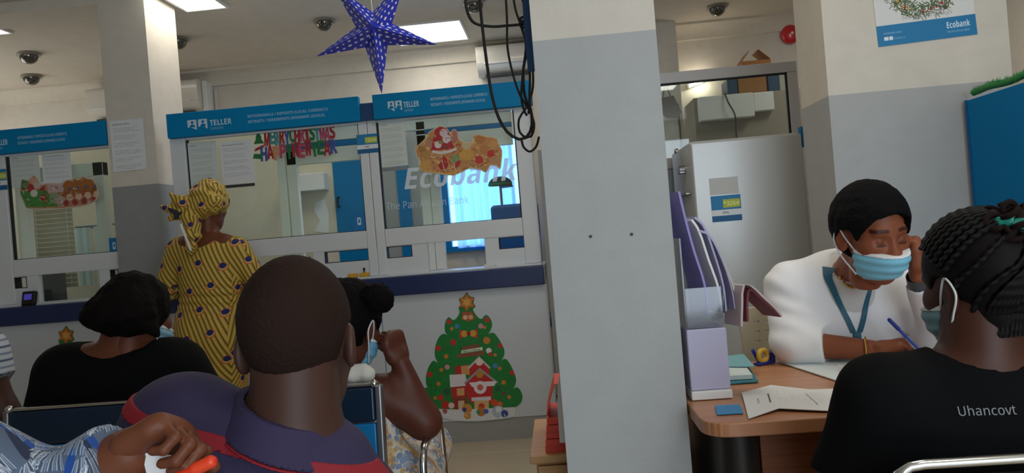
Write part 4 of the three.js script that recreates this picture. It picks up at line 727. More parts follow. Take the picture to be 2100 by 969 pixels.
const And = (...f) => (x, y, z) => { let d = -1e9; for (const q of f) d = Math.max(d, q(x, y, z)); return d; };
const Off = (f, t) => (x, y, z) => f(x, y, z) - t;
const Noi = (f, amp, fr, ph = 0) => (x, y, z) => { const d = f(x, y, z); return d > 0.06 ? d : d - amp * N3(x * fr + ph, y * fr, z * fr); };
const Pl = (p, n) => { const l = hyp(...n); return (x, y, z) => ((x - p[0]) * n[0] + (y - p[1]) * n[1] + (z - p[2]) * n[2]) / l; };   // keeps the side against n
// surface nets on a regular grid
function net(f, lo, hi, cell, opt = {}) {
  const nx = Math.ceil((hi[0] - lo[0]) / cell) + 1, ny = Math.ceil((hi[1] - lo[1]) / cell) + 1, nz = Math.ceil((hi[2] - lo[2]) / cell) + 1;
  const v = new Float32Array(nx * ny * nz);
  for (let k = 0, o = 0; k < nz; k++) for (let j = 0; j < ny; j++) for (let i = 0; i < nx; i++, o++) v[o] = f(lo[0] + i * cell, lo[1] + j * cell, lo[2] + k * cell);
  const id = new Int32Array(nx * ny * nz).fill(-1), pos = [], idx = [], sy = nx, sz = nx * ny;
  const E = [[0, 1], [0, 2], [0, 4], [1, 3], [1, 5], [2, 3], [2, 6], [3, 7], [4, 5], [4, 6], [5, 7], [6, 7]], c = new Float32Array(8);
  for (let k = 0; k < nz - 1; k++) for (let j = 0; j < ny - 1; j++) for (let i = 0; i < nx - 1; i++) {
    const o = i + j * sy + k * sz; let neg = 0;
    for (let q = 0; q < 8; q++) { c[q] = v[o + (q & 1) + (q >> 1 & 1) * sy + (q >> 2) * sz]; if (c[q] < 0) neg++; }
    if (!neg || neg === 8) continue;
    let x = 0, y = 0, z = 0, n = 0;
    for (const [a, b] of E) if ((c[a] < 0) !== (c[b] < 0)) { const t = c[a] / (c[a] - c[b]); x += (a & 1) + ((b & 1) - (a & 1)) * t; y += (a >> 1 & 1) + ((b >> 1 & 1) - (a >> 1 & 1)) * t; z += (a >> 2) + ((b >> 2) - (a >> 2)) * t; n++; }
    id[o] = pos.length / 3; pos.push(lo[0] + (i + x / n) * cell, lo[1] + (j + y / n) * cell, lo[2] + (k + z / n) * cell);
  }
  const quad = (a, b, d, e, flip) => { if (a < 0 || b < 0 || d < 0 || e < 0) return; if (flip) idx.push(a, e, d, a, d, b); else idx.push(a, b, d, a, d, e); };
  for (let k = 1; k < nz - 1; k++) for (let j = 1; j < ny - 1; j++) for (let i = 1; i < nx - 1; i++) {
    const o = i + j * sy + k * sz, s = v[o] < 0;
    if (s !== (v[o + 1] < 0)) quad(id[o], id[o - sy], id[o - sy - sz], id[o - sz], s);
    if (s !== (v[o + sy] < 0)) quad(id[o], id[o - sz], id[o - 1 - sz], id[o - 1], s);
    if (s !== (v[o + sz] < 0)) quad(id[o], id[o - 1], id[o - 1 - sy], id[o - sy], s);
  }
  // quads above wind against the outward direction when s is set; fix by checking the gradient
  const nor = new Float32Array(pos.length), e = cell * 0.6;
  for (let i = 0; i < pos.length; i += 3) { const x = pos[i], y = pos[i + 1], z = pos[i + 2]; const gx = f(x + e, y, z) - f(x - e, y, z), gy = f(x, y + e, z) - f(x, y - e, z), gz = f(x, y, z + e) - f(x, y, z - e), l = hyp(gx, gy, gz) || 1; nor[i] = gx / l; nor[i + 1] = gy / l; nor[i + 2] = gz / l; }
  let agree = 0; for (let t = 0; t < Math.min(idx.length, 3000); t += 3) { const [a, b, d] = [idx[t] * 3, idx[t + 1] * 3, idx[t + 2] * 3]; const ux = pos[b] - pos[a], uy = pos[b + 1] - pos[a + 1], uz = pos[b + 2] - pos[a + 2], wx = pos[d] - pos[a], wy = pos[d + 1] - pos[a + 1], wz = pos[d + 2] - pos[a + 2]; agree += Math.sign((uy * wz - uz * wy) * nor[a] + (uz * wx - ux * wz) * nor[a + 1] + (ux * wy - uy * wx) * nor[a + 2]); }
  if (agree < 0) for (let t = 0; t < idx.length; t += 3) { const s = idx[t + 1]; idx[t + 1] = idx[t + 2]; idx[t + 2] = s; }
  let g = new THREE.BufferGeometry(); g.setAttribute('position', new THREE.Float32BufferAttribute(pos, 3)); g.setAttribute('normal', new THREE.BufferAttribute(nor, 3));
  const n = pos.length / 3;
  if (opt.box) {                                               // box-projected pattern coordinates in units of opt.box metres
    g.setIndex(idx); g = g.toNonIndexed(); const p = g.attributes.position, uv = new Float32Array(p.count * 2), A = V(), B = V(), C = V();
    for (let i = 0; i < p.count; i += 3) {
      A.fromBufferAttribute(p, i); B.fromBufferAttribute(p, i + 1); C.fromBufferAttribute(p, i + 2); const m = B.clone().sub(A).cross(C.clone().sub(A)); const ax = Math.abs(m.x), ay = Math.abs(m.y) * 0.8, az = Math.abs(m.z) * 1.25;
      [A, B, C].forEach((q, j) => { const [u, w] = az >= ax && az >= ay ? [q.x, q.y] : ax >= ay ? [q.z + 0.11, q.y] : [q.x, q.z]; uv[(i + j) * 2] = u / opt.box; uv[(i + j) * 2 + 1] = w / opt.box; });
    }
    g.setAttribute('uv', new THREE.BufferAttribute(uv, 2));
  } else { const uv = new Float32Array(n * 2); for (let i = 0; i < n; i++) { uv[i * 2] = pos[i * 3] + pos[i * 3 + 2] * 0.5; uv[i * 2 + 1] = pos[i * 3 + 1]; } g.setAttribute('uv', new THREE.BufferAttribute(uv, 2)); g.setIndex(idx); }
  if (opt.color) { const p = g.attributes.position, col = new Float32Array(p.count * 3); for (let i = 0; i < p.count; i++) { const q = opt.color(p.getX(i), p.getY(i), p.getZ(i)); col[i * 3] = q[0]; col[i * 3 + 1] = q[1]; col[i * 3 + 2] = q[2]; } g.setAttribute('color', new THREE.BufferAttribute(col, 3)); }
  return g;
}
const lin = (hex) => { const c = new THREE.Color(hex); return [c.r, c.g, c.b]; };
const mul = (c, k) => [c[0] * k, c[1] * k, c[2] * k];
const skinMat = () => phys(0xffffff, 0.48, { vertexColors: true, specularIntensity: 0.6 });
// head, face towards +z, origin between the ears
function faceField() {
  const parts = [Ell([0, 0.036, -0.012], [0.074, 0.092, 0.095]), Ell([0, -0.018, 0.022], [0.061, 0.088, 0.066]), Ell([0, -0.064, 0.03], [0.05, 0.05, 0.052]), Ell([0, -0.097, 0.056], [0.021, 0.019, 0.021]), Ell([0.04, -0.014, 0.055], [0.024, 0.02, 0.024]), Ell([-0.04, -0.014, 0.055], [0.024, 0.02, 0.024])];
  const base = Uni(0.03, ...parts);
  const brow = Cap([-0.036, 0.03, 0.073], [0.036, 0.03, 0.073], 0.011);
  const nose = Uni(0.012, Cap([0, 0.016, 0.080], [0, -0.022, 0.096], 0.008, 0.012), Ell([0, -0.027, 0.099], [0.015, 0.012, 0.013]), Ell([0.015, -0.031, 0.089], [0.011, 0.009, 0.011]), Ell([-0.015, -0.031, 0.089], [0.011, 0.009, 0.011]));
  const lips = Uni(0.006, Ell([0, -0.059, 0.083], [0.025, 0.008, 0.012]), Ell([0, -0.072, 0.081], [0.021, 0.009, 0.012]));
  const h = Uni(0.012, base, brow, nose, lips);
  const sock = Sub(0.012, h, Ell([0.031, 0.008, 0.095], [0.018, 0.011, 0.016]), Ell([-0.031, 0.008, 0.095], [0.018, 0.011, 0.016]));
  return Uni(0.003, sock, Ell([0.031, 0.005, 0.0715], [0.0135, 0.0125, 0.0125]), Ell([-0.031, 0.005, 0.0715], [0.0135, 0.0125, 0.0125]));
}
const FACE = faceField();
const EARS = Uni(0.004, ...[1, -1].map((s) => Sub(0.006, Ell([s * 0.079, -0.004, -0.01], [0.010, 0.032, 0.019], [0, s * -0.35, 0]), Ell([s * 0.089, -0.002, -0.005], [0.006, 0.019, 0.010], [0, s * -0.35, 0]))));
const HEAD = Uni(0.008, FACE, EARS, Cap([0, -0.04, -0.016], [0, -0.12, -0.016], 0.046, 0.044));
function headColor(skin, shut = true) {
  const s = lin(skin), brow = mul(s, 0.22), lip = [s[0] * 0.85, s[1] * 0.62, s[2] * 0.62], lid = mul(s, 0.3), eye = [0.55, 0.5, 0.46];
  return (x, y, z) => {
    const ax = Math.abs(x);
    if (z > 0.055 && Math.abs(y - 0.036 + (ax - 0.032) * (ax - 0.032) * 6) < 0.0045 && ax > 0.013 && ax < 0.052) return brow;
    const ex = (ax - 0.031) / 0.0125, ey = (y - 0.0005) / 0.0042;
    if (!shut && z > 0.07 && ex * ex + ey * ey < 1) return Math.abs(ax - 0.031) < 0.006 ? [0.02, 0.013, 0.01] : eye;
    if (z > 0.065 && Math.abs(y + 0.004 - ex * ex * 0.002) < 0.0026 && ex * ex < 1.1) return lid; if (z > 0.065 && ex * ex + (y - 0.006) * (y - 0.006) / 0.00012 < 1) return mul(s, 0.8);
    if (z > 0.075 && y < -0.05 && y > -0.082 && (x / 0.026) ** 2 + ((y + 0.065) / 0.015) ** 2 < 1) return lip;
    const k = 1 + 0.06 * N3(x * 60, y * 60, z * 60); return mul(s, k);
  };
}
const headCache = {};
function headGeo(skin, m, cell = 0.0035) { headCache[skin] ??= net(HEAD, [-0.1, -0.15, -0.12], [0.1, 0.14, 0.125], cell, { color: headColor(skin) }); const g = headCache[skin].clone(); g.applyMatrix4(m); return g; }
function headMatrix(p, yaw, pitch = 0, roll = 0, s = 1) { return new THREE.Matrix4().compose(V(...p), new THREE.Quaternion().setFromEuler(new THREE.Euler(pitch, yaw, roll, 'YXZ')), V(s, s, s)); }
function local(geo, m) { geo.applyMatrix4(m); return geo; }
// hair cap fitted to the head
const faceCut = Ell([0, -0.04, 0.095], [0.072, 0.112, 0.085]), earCut = (x, y, z) => Math.min(Ell([0.085, -0.012, 0.012], [0.035, 0.045, 0.034])(x, y, z), Ell([-0.085, -0.012, 0.012], [0.035, 0.045, 0.034])(x, y, z));
function capField(t, nape = -0.055, amp = 0, fr = 60, cutF = faceCut) { const c = Sub(0.006, And(Ell([0, 0.037, -0.013], [0.074 + t, 0.092 + t, 0.095 + t]), Pl([0, nape, -0.08], [0, -1, -0.35])), cutF, earCut); return amp ? Noi(c, amp, fr) : c; }
// surgical mask: a shell over the lower face, a pale top band and ear loops
function makeMask(parent, m, col, band = 0xdfe6ea, loops = [1, -1]) {
  const shell = And(Off(Uni(0.04, Ell([0, -0.045, 0.03], [0.064, 0.07, 0.072]), Ell([0, -0.035, 0.085], [0.026, 0.03, 0.026])), 0.006), Pl([0, -0.108, 0.03], [0, -1, 0.15]), Pl([0, -0.02, 0.05], [0, 1, 0.1]), Pl([0, 0, 0.022], [0, 0, -1]));
  const pleat = (x, y, z) => shell(x, y, z) - 0.0015 * Math.sin(y * 260);
  const cover = mesh('face_mask', local(net(pleat, [-0.09, -0.13, 0.0], [0.09, 0.0, 0.13], 0.003), m), std(col, 0.7), parent, 'pleated face mask');
  const b = And(Off(shell, 0.0012), Pl([0, -0.031, 0.05], [0, -1, 0]));
  mesh('mask_band', local(net(b, [-0.09, -0.05, 0.0], [0.09, 0.0, 0.13], 0.003), m), std(band, 0.7), cover, 'pale top band');
  for (const s of loops) mesh('ear_loop', local(tube([[s * 0.066, -0.028, 0.03], [s * 0.082, 0.008, 0.004], [s * 0.088, 0.028, -0.014], [s * 0.09, 0.0, -0.032], [s * 0.085, -0.04, -0.012], [s * 0.064, -0.09, 0.032]], 0.0022, 40, 6), m), std(0xd8dcdc, 0.7), cover);
}
// hand: wrist at the origin, fingers along +y, palm towards +z, thumb at +x (right hand)
function handGeo(skin, { curl = [0.5, 0.6, 0.5], each = [1, 1, 1, 1], thumb = [0.3, 0.4], thumbIn = 0, spread = 0.06, mirror = false, s = 1 } = {}, wrist, dir, palm) {
  const f = [Ell([0, 0.05, 0], [0.04, 0.052, 0.015]), Cap([0, -0.02, 0], [0, 0.02, 0], 0.026, 0.026), Cap([-0.03, 0.078, 0], [0.03, 0.082, 0], 0.0125, 0.0135), Cap([0.022, 0.02, 0.006], [0.036, 0.055, 0.012], 0.017, 0.014), Cap([-0.024, 0.02, 0.006], [-0.03, 0.06, 0.006], 0.014, 0.012)];
  const flat = (x, y, z) => Uni(0.022, ...f)(x, y, z * (y < 0.02 && y > -0.05 ? 1.25 : 1.05)); const palmF = Uni(0.022, ...f);
  const xs = [0.030, 0.011, -0.009, -0.028], len = [0.94, 1.04, 0.98, 0.78], rad = [0.0094, 0.0097, 0.0092, 0.0082]; const fingers = [];
  for (let i = 0; i < 4; i++) {
    let p = [xs[i], 0.086 - Math.abs(xs[i] - 0.005) * 0.18, 0.001], a = 0; const sx = (1.5 - i) * spread; const seg = [0.044 * len[i], 0.027 * len[i], 0.022 * len[i]]; const ch = [];
    for (let k = 0; k < 3; k++) { a += curl[k] * each[i]; const q = [p[0] + Math.sin(sx) * seg[k] * Math.cos(a), p[1] + Math.cos(a) * seg[k], p[2] + Math.sin(a) * seg[k]]; ch.push(Cap(p, q, rad[i] * (1 - k * 0.07), rad[i] * (0.95 - k * 0.07))); p = q; }
    fingers.push(Uni(0.004, ...ch));
  }
  { let p = [0.03, 0.028, 0.008]; let a = 0.75 - thumbIn * 0.5; const ch = []; const seg = [0.04, 0.032, 0.026];
    for (let k = 0; k < 3; k++) { const zz = 0.25 + 0.35 * thumbIn + thumb[0] * k * 0.6; const q = [p[0] + Math.sin(a) * Math.cos(zz) * seg[k], p[1] + Math.cos(a) * Math.cos(zz) * seg[k], p[2] + Math.sin(zz) * seg[k]]; ch.push(Cap(p, q, 0.0125 - k * 0.0013, 0.0115 - k * 0.0013)); p = q; a -= thumb[1]; }
    fingers.push(Uni(0.006, ...ch)); }
  const fld = (x, y, z) => { let d = palmF(x, y, z); for (const q of fingers) d = smin(d, q(x, y, z), 0.006); return d; };
  const sk = lin(skin), pale = mul(sk, 1.25);
  const g = net(fld, [-0.075, -0.05, -0.07], [0.1, 0.215, 0.12], 0.003, { color: () => sk });
  if (mirror) { g.scale(-1, 1, 1); const ix = g.index.array; for (let i = 0; i < ix.length; i += 3) { const t = ix[i + 1]; ix[i + 1] = ix[i + 2]; ix[i + 2] = t; } }
  const Y = V(...dir).normalize(), Z0 = V(...palm), X = new THREE.Vector3().crossVectors(Y, Z0).normalize(), Z = new THREE.Vector3().crossVectors(X, Y);
  g.applyMatrix4(new THREE.Matrix4().makeBasis(X, Y, Z).scale(V(s, s, s)).setPosition(...wrist)); return g;
}
function bodyGeo(fld, lo, hi, skin, cell = 0.01) { const s = lin(skin); return net(fld, lo, hi, cell, { color: (x, y, z) => mul(s, 1 + 0.05 * N3(x * 25, y * 25, z * 25)) }); }
const skinMerge = (...gs) => mergeGeometries(gs);
function person(label) { return thing('person', label, 'person', [0, 0, 0]); }
const addBody = (p, ...gs) => mesh('body', mergeGeometries(gs), skinMat(), p);
// thighs, shins and feet of somebody seated; d = -1 faces -z
function legs(cx, z, d, w = 0.1, seat = 0.52, reach = 0.42, r = 0.085) {
  const thigh = [], shin = [], foot = [];
  for (const s of [-1, 1]) { const x = cx + s * w, k = z + d * reach; thigh.push(Cap([x, seat, z], [x, seat, k], r, r * 0.75)); shin.push(Cap([x, seat - 0.02, k], [x, 0.1, k], r * 0.62, r * 0.42)); foot.push(Ell([x, 0.045, k + d * 0.07], [0.045, 0.043, 0.12])); }
  return { thigh, shin, foot };
}
function shoes(p, foot, mat, lo, hi) { for (const f of foot) mesh('shoe', net(Off(f, 0.004), lo, hi, 0.01), mat, p); }
function zHit(f, x, y, z, step) { for (let i = 0; i < 400; i++) { const d = f(x, y, z); if (d < 0.0006) return z; z += step * Math.max(0.0005, d * 0.7); } return z; }
function onSurface(f, pts, w, z0, lift = 0.003, up = false) {   // a flat band following a path on a surface, seen from +z
  const pairs = pts.map(([x, y], i) => { const a = pts[Math.max(0, i - 1)], b = pts[Math.min(pts.length - 1, i + 1)], l = hyp(b[0] - a[0], b[1] - a[1]) || 1, nx = -(b[1] - a[1]) / l * w / 2, ny = (b[0] - a[0]) / l * w / 2; return [[x + nx, y + ny], [x - nx, y - ny]].map(([u, v]) => [u, v, zHit(f, u, v, z0, -1) + lift]); });
  return strip(pairs, 0.0012);
}

// ---------------------------------------------------------------- chairs
const seatBlue = phys(0x0a78b8, 0.35, { clearcoat: 0.3 }), seatNavy = phys(0x07243f, 0.35, { clearcoat: 0.3 });
function waitingChair(label, cx, zb, arms = [-0.275, 0.275]) {                         // faces -z, backrest plane near zb
  const t = thing('waiting_chair', label, 'chair', [cx, 0, zb], 'blue waiting chairs on chrome frames');
  const w = 0.235;
  const lean = (g) => { g.translate(0, -0.855, 0); g.rotateX(-0.10); g.translate(0, 0.855, 0); return g; };
  mesh('back_panel', lean(bx(-w, w, 0.47, 0.758, -0.022, 0.0, 0.006)), seatBlue, t, 'blue back panel');
  mesh('head_band', lean(bx(-w, w, 0.76, 0.850, -0.026, 0.004, 0.008)), seatNavy, t, 'navy top band');
  for (const s of [-1, 1]) mesh('side_rail', lean(bx(s > 0 ? w + 0.001 : -w - 0.019, s > 0 ? w + 0.019 : -w - 0.001, 0.44, 0.853, -0.03, 0.004, 0.006)), M.steel, t, 'metal side rail');
  mesh('top_trim', lean(bx(-w - 0.01, w + 0.01, 0.8505, 0.858, -0.03, 0.006, 0.003)), M.chrome, t, 'bright top trim');
  for (const s of [-1, 1]) { const c = new THREE.SphereGeometry(0.011, 12, 8); mesh('corner_bolt', lean(c.translate(s * w, 0.856, 0.0)), M.chrome, t); }
  mesh('seat_pan', bx(-w, w, 0.405, 0.43, -0.47, -0.0, 0.01), seatBlue, t, 'blue seat');
  for (const a of arms) mesh('armrest', polyTube([[a, 0.37, -0.05], [a, 0.655, -0.10], [a, 0.665, -0.40], [a, 0.37, -0.43]], 0.011, 0.05), M.chrome, t, 'chrome armrest loop');
  mesh('beam', bx(-0.25, 0.25, 0.34, 0.395, -0.28, -0.2, 0.006), M.steel, t);
  if (arms.length === 1) mesh('arm_bracket', bx(Math.min(arms[0], 0), Math.max(arms[0], 0), 0.35, 0.37, -0.30, -0.2, 0.004), M.steel, t);
  for (const s of [-1, 1]) mesh('leg', polyTube([[s * 0.2, 0.012, 0.02], [s * 0.2, 0.33, -0.22], [s * 0.2, 0.33, -0.26], [s * 0.2, 0.012, -0.46]], 0.012, 0.04), M.chrome, t);
  return t;
}
waitingChair('blue waiting chair of the woman in black, at far left', -1.237, -1.93, []);
waitingChair('blue waiting chair of the young woman with the bun', -0.735, -1.93, [0.325]);
waitingChair('blue waiting chair at the left picture edge beside the woman in black', -1.85, -1.93, [-0.275]);
waitingChair('blue waiting chair under the man in the purple shirt', -0.42, -0.90);
waitingChair('blue waiting chair nearest the camera at left', -0.99, -0.45);

// ---------------------------------------------------------------- people
const HAIR = (c) => phys(c, 0.85, { specularIntensity: 0.25 });
const SK = { dark: 0x4a2c20, mid: 0x6b3d29, warm: 0x7d4a31 };
const printTex = (() => {                                      // yellow wax print: striped ground with blue eyes ringed in orange
  const t = canvas(1024, 1024, (c, w, h) => {
    c.fillStyle = '#c2a140'; c.fillRect(0, 0, w, h);
    c.strokeStyle = '#6b571d'; c.lineWidth = 15; for (let i = -1024; i < 2048; i += 51.2) { c.beginPath(); c.moveTo(i, 0); c.bezierCurveTo(i + 250, 340, i + 262, 683, i + 512, 1024); c.stroke(); }
    c.strokeStyle = '#dcc472'; c.lineWidth = 5; for (let i = -1014; i < 2048; i += 51.2) { c.beginPath(); c.moveTo(i + 14, 0); c.bezierCurveTo(i + 264, 340, i + 276, 683, i + 526, 1024); c.stroke(); }
    for (let r = 0; r < 4; r++) for (let k = 0; k < 4; k++) {
      const x = 90 + k * 256 + (r % 2) * 128, y = 110 + r * 256 + (k % 2) * 50;
      for (const dx of [0, -1024]) { const X = x + dx; c.fillStyle = '#c8643a'; c.beginPath(); c.ellipse(X, y + 12, 56, 46, -0.5, 0, 7); c.fill(); c.fillStyle = '#cdb25a'; c.beginPath(); c.ellipse(X, y + 8, 44, 37, -0.5, 0, 7); c.fill(); c.fillStyle = '#151f63'; c.beginPath(); c.ellipse(X - 2, y, 36, 31, -0.4, 0, 7); c.fill(); c.beginPath(); c.moveTo(X + 18, y - 26); c.lineTo(X + 40, y - 4); c.lineTo(X + 8, y + 22); c.fill(); }
    }
  }); t.wrapS = t.wrapT = THREE.RepeatWrapping; return t;
})();
const printMat = std(0xffffff, 0.75, { map: printTex, bumpMap: clothBump, bumpScale: 0.0006 });

// 1. woman standing at the middle window, seen from behind
{
  const p = person('woman in a yellow print dress and matching headwrap standing at the counter, seen from behind');
  const z = -4.17, sk = SK.mid;
  const torso = [Cap([-2.10, 1.275, z], [-1.80, 1.255, z], 0.06), Ell([-1.95, 1.17, z], [0.168, 0.18, 0.108]), Ell([-1.95, 1.03, z], [0.16, 0.14, 0.112]), Ell([-1.965, 0.83, z + 0.01], [0.188, 0.2, 0.145])];
  const armL = [Cap([-2.125, 1.27, z], [-2.215, 1.065, z - 0.01], 0.052, 0.044), Cap([-2.215, 1.065, z - 0.01], [-2.09, 1.055, -4.42], 0.042, 0.03)], armR = [Cap([-1.785, 1.25, z], [-1.685, 1.055, z - 0.01], 0.052, 0.044), Cap([-1.685, 1.055, z - 0.01], [-1.80, 1.055, -4.42], 0.042, 0.03)];
  const lg = [-0.09, 0.09].flatMap((s) => [Cap([-1.975 + s, 0.75, z], [-1.975 + s, 0.45, z], 0.09, 0.06), Cap([-1.975 + s, 0.45, z], [-1.975 + s, 0.09, z + 0.01], 0.055, 0.036), Ell([-1.975 + s, 0.035, z - 0.05], [0.042, 0.034, 0.115])]);
  const neck = Cap([-1.935, 1.47, z - 0.01], [-1.95, 1.25, z + 0.005], 0.05, 0.062);
  const skin = Uni(0.04, ...torso, ...armL, ...armR, neck, Cap([-2.05, 1.30, z + 0.02], [-1.85, 1.29, z + 0.02], 0.055), ...lg);
  addBody(p, bodyGeo(skin, [-2.32, -0.01, -4.5], [-1.58, 1.52, -3.98], sk, 0.011), headGeo(sk, headMatrix([-1.93, 1.49, z - 0.005], Math.PI - 0.25, 0.05)),
    handGeo(sk, { curl: [0.3, 0.3, 0.2] }, [-2.09, 1.052, -4.41], [0.35, -0.06, -1], [0, -1, 0]), handGeo(sk, { curl: [0.3, 0.3, 0.2], mirror: true }, [-1.80, 1.052, -4.41], [-0.35, -0.06, -1], [0, -1, 0]));
  const dr = Uni(0.055, ...torso.map((f) => Off(f, 0.014)), Cap([-1.97, 0.74, z + 0.01], [-1.985, 0.2, z + 0.01], 0.19, 0.165));
  const sl = Uni(0.03, ...armL.map((f) => Off(f, 0.016)), ...armR.map((f) => Off(f, 0.016)));
  const cuff = And(sl, Pl([0, 0, -4.36], [0, 0, -1]));
  const full = Sub(0.012, Uni(0.03, dr, cuff), Ell([-1.975, 1.40, z + 0.07], [0.125, 0.125, 0.16], [0, 0, 0.12]));
  const fold = (x, y, zz) => { const d = full(x, y, zz); if (d > 0.05) return d; const waist = Math.exp(-((y - 1.0) ** 2) / 0.004); return d - 0.006 * N3(x * 9, y * 5, zz * 9) - 0.005 * waist * Math.sin(y * 150 + x * 14 + 3 * N3(x * 8, y * 8, 2)) - (y < 0.9 ? 0.004 * Math.sin(x * 34 + y * 10) : 0); };
  mesh('dress', net(And(fold, Pl([0, 0.16, 0], [0, -1, 0])), [-2.34, 0.13, -4.42], [-1.56, 1.42, -3.93], 0.009, { box: 0.5 }), printMat, p, 'yellow wax-print dress');
  const wrap = Uni(0.018, Ell([-1.922, 1.548, z], [0.100, 0.108, 0.125]), Ell([-1.90, 1.50, z + 0.04], [0.098, 0.05, 0.10], [0, 0, 0.5]), Ell([-1.985, 1.455, -4.085], [0.062, 0.058, 0.05]), Ell([-2.035, 1.51, -4.085], [0.056, 0.05, 0.045]), Cap([-2.04, 1.535, -4.07], [-2.085, 1.575, -4.06], 0.03, 0.012), Cap([-2.05, 1.49, -4.07], [-2.13, 1.512, -4.06], 0.026, 0.012), Cap([-2.03, 1.47, -4.07], [-2.095, 1.445, -4.05], 0.032, 0.014), Cap([-1.985, 1.44, -4.06], [-1.962, 1.34, -4.03], 0.05, 0.036), Cap([-1.965, 1.34, -4.03], [-1.985, 1.25, -4.035], 0.034, 0.022));
  const ridged = (x, y, zz) => { const d = wrap(x, y, zz); return d > 0.04 ? d : d - 0.0065 * Math.sin(75 * (y * 0.8 + x * 0.6) + 5 * N3(x * 12, y * 12, zz * 12)) - 0.008 * N3(x * 22, y * 22, zz * 22); };
  const hw = mesh('headwrap', net(ridged, [-2.17, 1.2, -4.33], [-1.78, 1.69, -3.94], 0.0065, { box: 0.42 }), printMat, p, 'matching knotted headwrap');
  const wf = strip([[[-2.015, 1.41, -3.998], [-2.002, 1.414, -3.998]], [[-1.99, 1.34, -3.99], [-1.977, 1.342, -3.99]], [[-1.972, 1.265, -4.0], [-1.96, 1.267, -4.0]]], 0.002); mesh('wrap_hem', wf, M.paper, hw, 'white selvedge strip');
  mesh('wrap_lining', net(Noi(Uni(0.012, Cap([-2.05, 1.475, -4.04], [-2.085, 1.5, -4.035], 0.016, 0.01), Cap([-2.02, 1.465, -4.032], [-2.05, 1.45, -4.03], 0.014, 0.01)), 0.004, 40), [-2.12, 1.42, -4.08], [-1.99, 1.53, -4.0], 0.004), std(0x2a2a33, 0.8), hw, 'dark inside of the knot');
  for (const s of [-0.09, 0.09]) mesh('sandal', bx(-1.975 + s - 0.042, -1.975 + s + 0.042, 0.0, 0.012, z - 0.17, z + 0.06, 0.005), M.black, p);
}
// 2. woman in black seen from behind
{
  const p = person('seated woman in a black top with dark gathered hair, seen from behind at left');
  const sk = SK.mid, z = -2.17, L = legs(-1.29, -2.14, -1);
  const torso = [Cap([-1.45, 0.895, z], [-1.16, 0.89, z], 0.062), Ell([-1.31, 0.78, z], [0.195, 0.2, 0.11]), Ell([-1.30, 0.6, z + 0.01], [0.185, 0.2, 0.12])];
  const arms = [Cap([-1.475, 0.895, z], [-1.555, 0.76, z - 0.02], 0.066, 0.052), Cap([-1.555, 0.76, z - 0.02], [-1.50, 0.68, z - 0.25], 0.048, 0.034), Cap([-1.135, 0.885, z], [-1.07, 0.77, z - 0.02], 0.066, 0.052), Cap([-1.07, 0.77, z - 0.02], [-1.12, 0.68, z - 0.25], 0.048, 0.034)];
  const whole = Uni(0.06, ...torso.map((f) => Off(f, 0.02)), Off(arms[0], 0.022), Off(arms[2], 0.022), Ell([-1.30, 0.53, z + 0.01], [0.21, 0.16, 0.14]));
  const top = Sub(0.010, whole, Ell([-1.29, 1.07, z + 0.06], [0.145, 0.112, 0.25], [0, 0, -0.05]));
  const skin = Uni(0.03, ...torso, ...arms, And(Off(whole, -0.010), (x, y) => 0.86 - y, (x) => Math.abs(x + 1.29) - 0.16), Cap([-1.275, 1.06, z + 0.005], [-1.30, 0.9, z + 0.01], 0.056, 0.078), Cap([-1.39, 0.92, z + 0.012], [-1.21, 0.914, z + 0.012], 0.062), ...L.thigh, ...L.shin, ...L.foot);
  const hm = headMatrix([-1.25, 1.052, z - 0.012], Math.PI - 0.3, 0.3, -0.05);
  addBody(p, bodyGeo(skin, [-1.68, -0.01, -2.82], [-0.96, 1.12, -1.98], sk), headGeo(sk, hm), handGeo(sk, {}, [-1.49, 0.68, z - 0.26], [0.5, -0.3, -1], [0.5, -1, 0.2]), handGeo(sk, { mirror: true }, [-1.13, 0.68, z - 0.26], [-0.5, -0.3, -1], [-0.5, -1, 0.2]));
  const cut = And(Noi(top, 0.007, 10), (x, y, zz) => -Math.min(y - 0.44, 9), Pl([-1.575, 0.79, z], [-0.55, -1, 0]), Pl([-1.05, 0.79, z], [0.55, -1, 0]));
  mesh('black_top', net(cut, [-1.68, 0.4, -2.4], [-0.94, 1.03, -1.98], 0.009), phys(0x08090a, 0.9, { specularIntensity: 0.3, bumpMap: clothBump, bumpScale: 0.0005 }), p, 'plain black top');
  mesh('skirt', net(Uni(0.06, ...L.thigh.map((f) => Off(f, 0.012))), [-1.55, 0.38, -2.72], [-1.03, 0.66, -2.0], 0.012), std(0x101114, 0.85), p);
  const hair = Noi(Noi(Uni(0.04, Ell([-1.25, 1.09, z], [0.096, 0.1, 0.112]), Ell([-1.33, 1.082, -2.10], [0.034, 0.034, 0.035]), Ell([-1.28, 1.07, -2.085], [0.055, 0.045, 0.045]), Ell([-1.21, 1.075, -2.09], [0.05, 0.05, 0.04]), Cap([-1.185, 1.06, -2.1], [-1.165, 1.03, -2.1], 0.02, 0.007), Cap([-1.165, 1.03, -2.1], [-1.148, 1.005, -2.1], 0.007, 0.003)), 0.007, 26), 0.002, 110);
  mesh('hair', net(Sub(0.01, hair, Ell([-1.225, 1.0, z - 0.13], [0.07, 0.11, 0.07])), [-1.42, 0.96, -2.32], [-1.12, 1.21, -2.0], 0.005), HAIR(0x0d0807), p, 'dark gathered hair');
  makeMask(p, hm, 0x86b8cc);
  shoes(p, L.foot, M.black, [-1.5, -0.005, -2.85], [-1.1, 0.12, -2.45]);
}
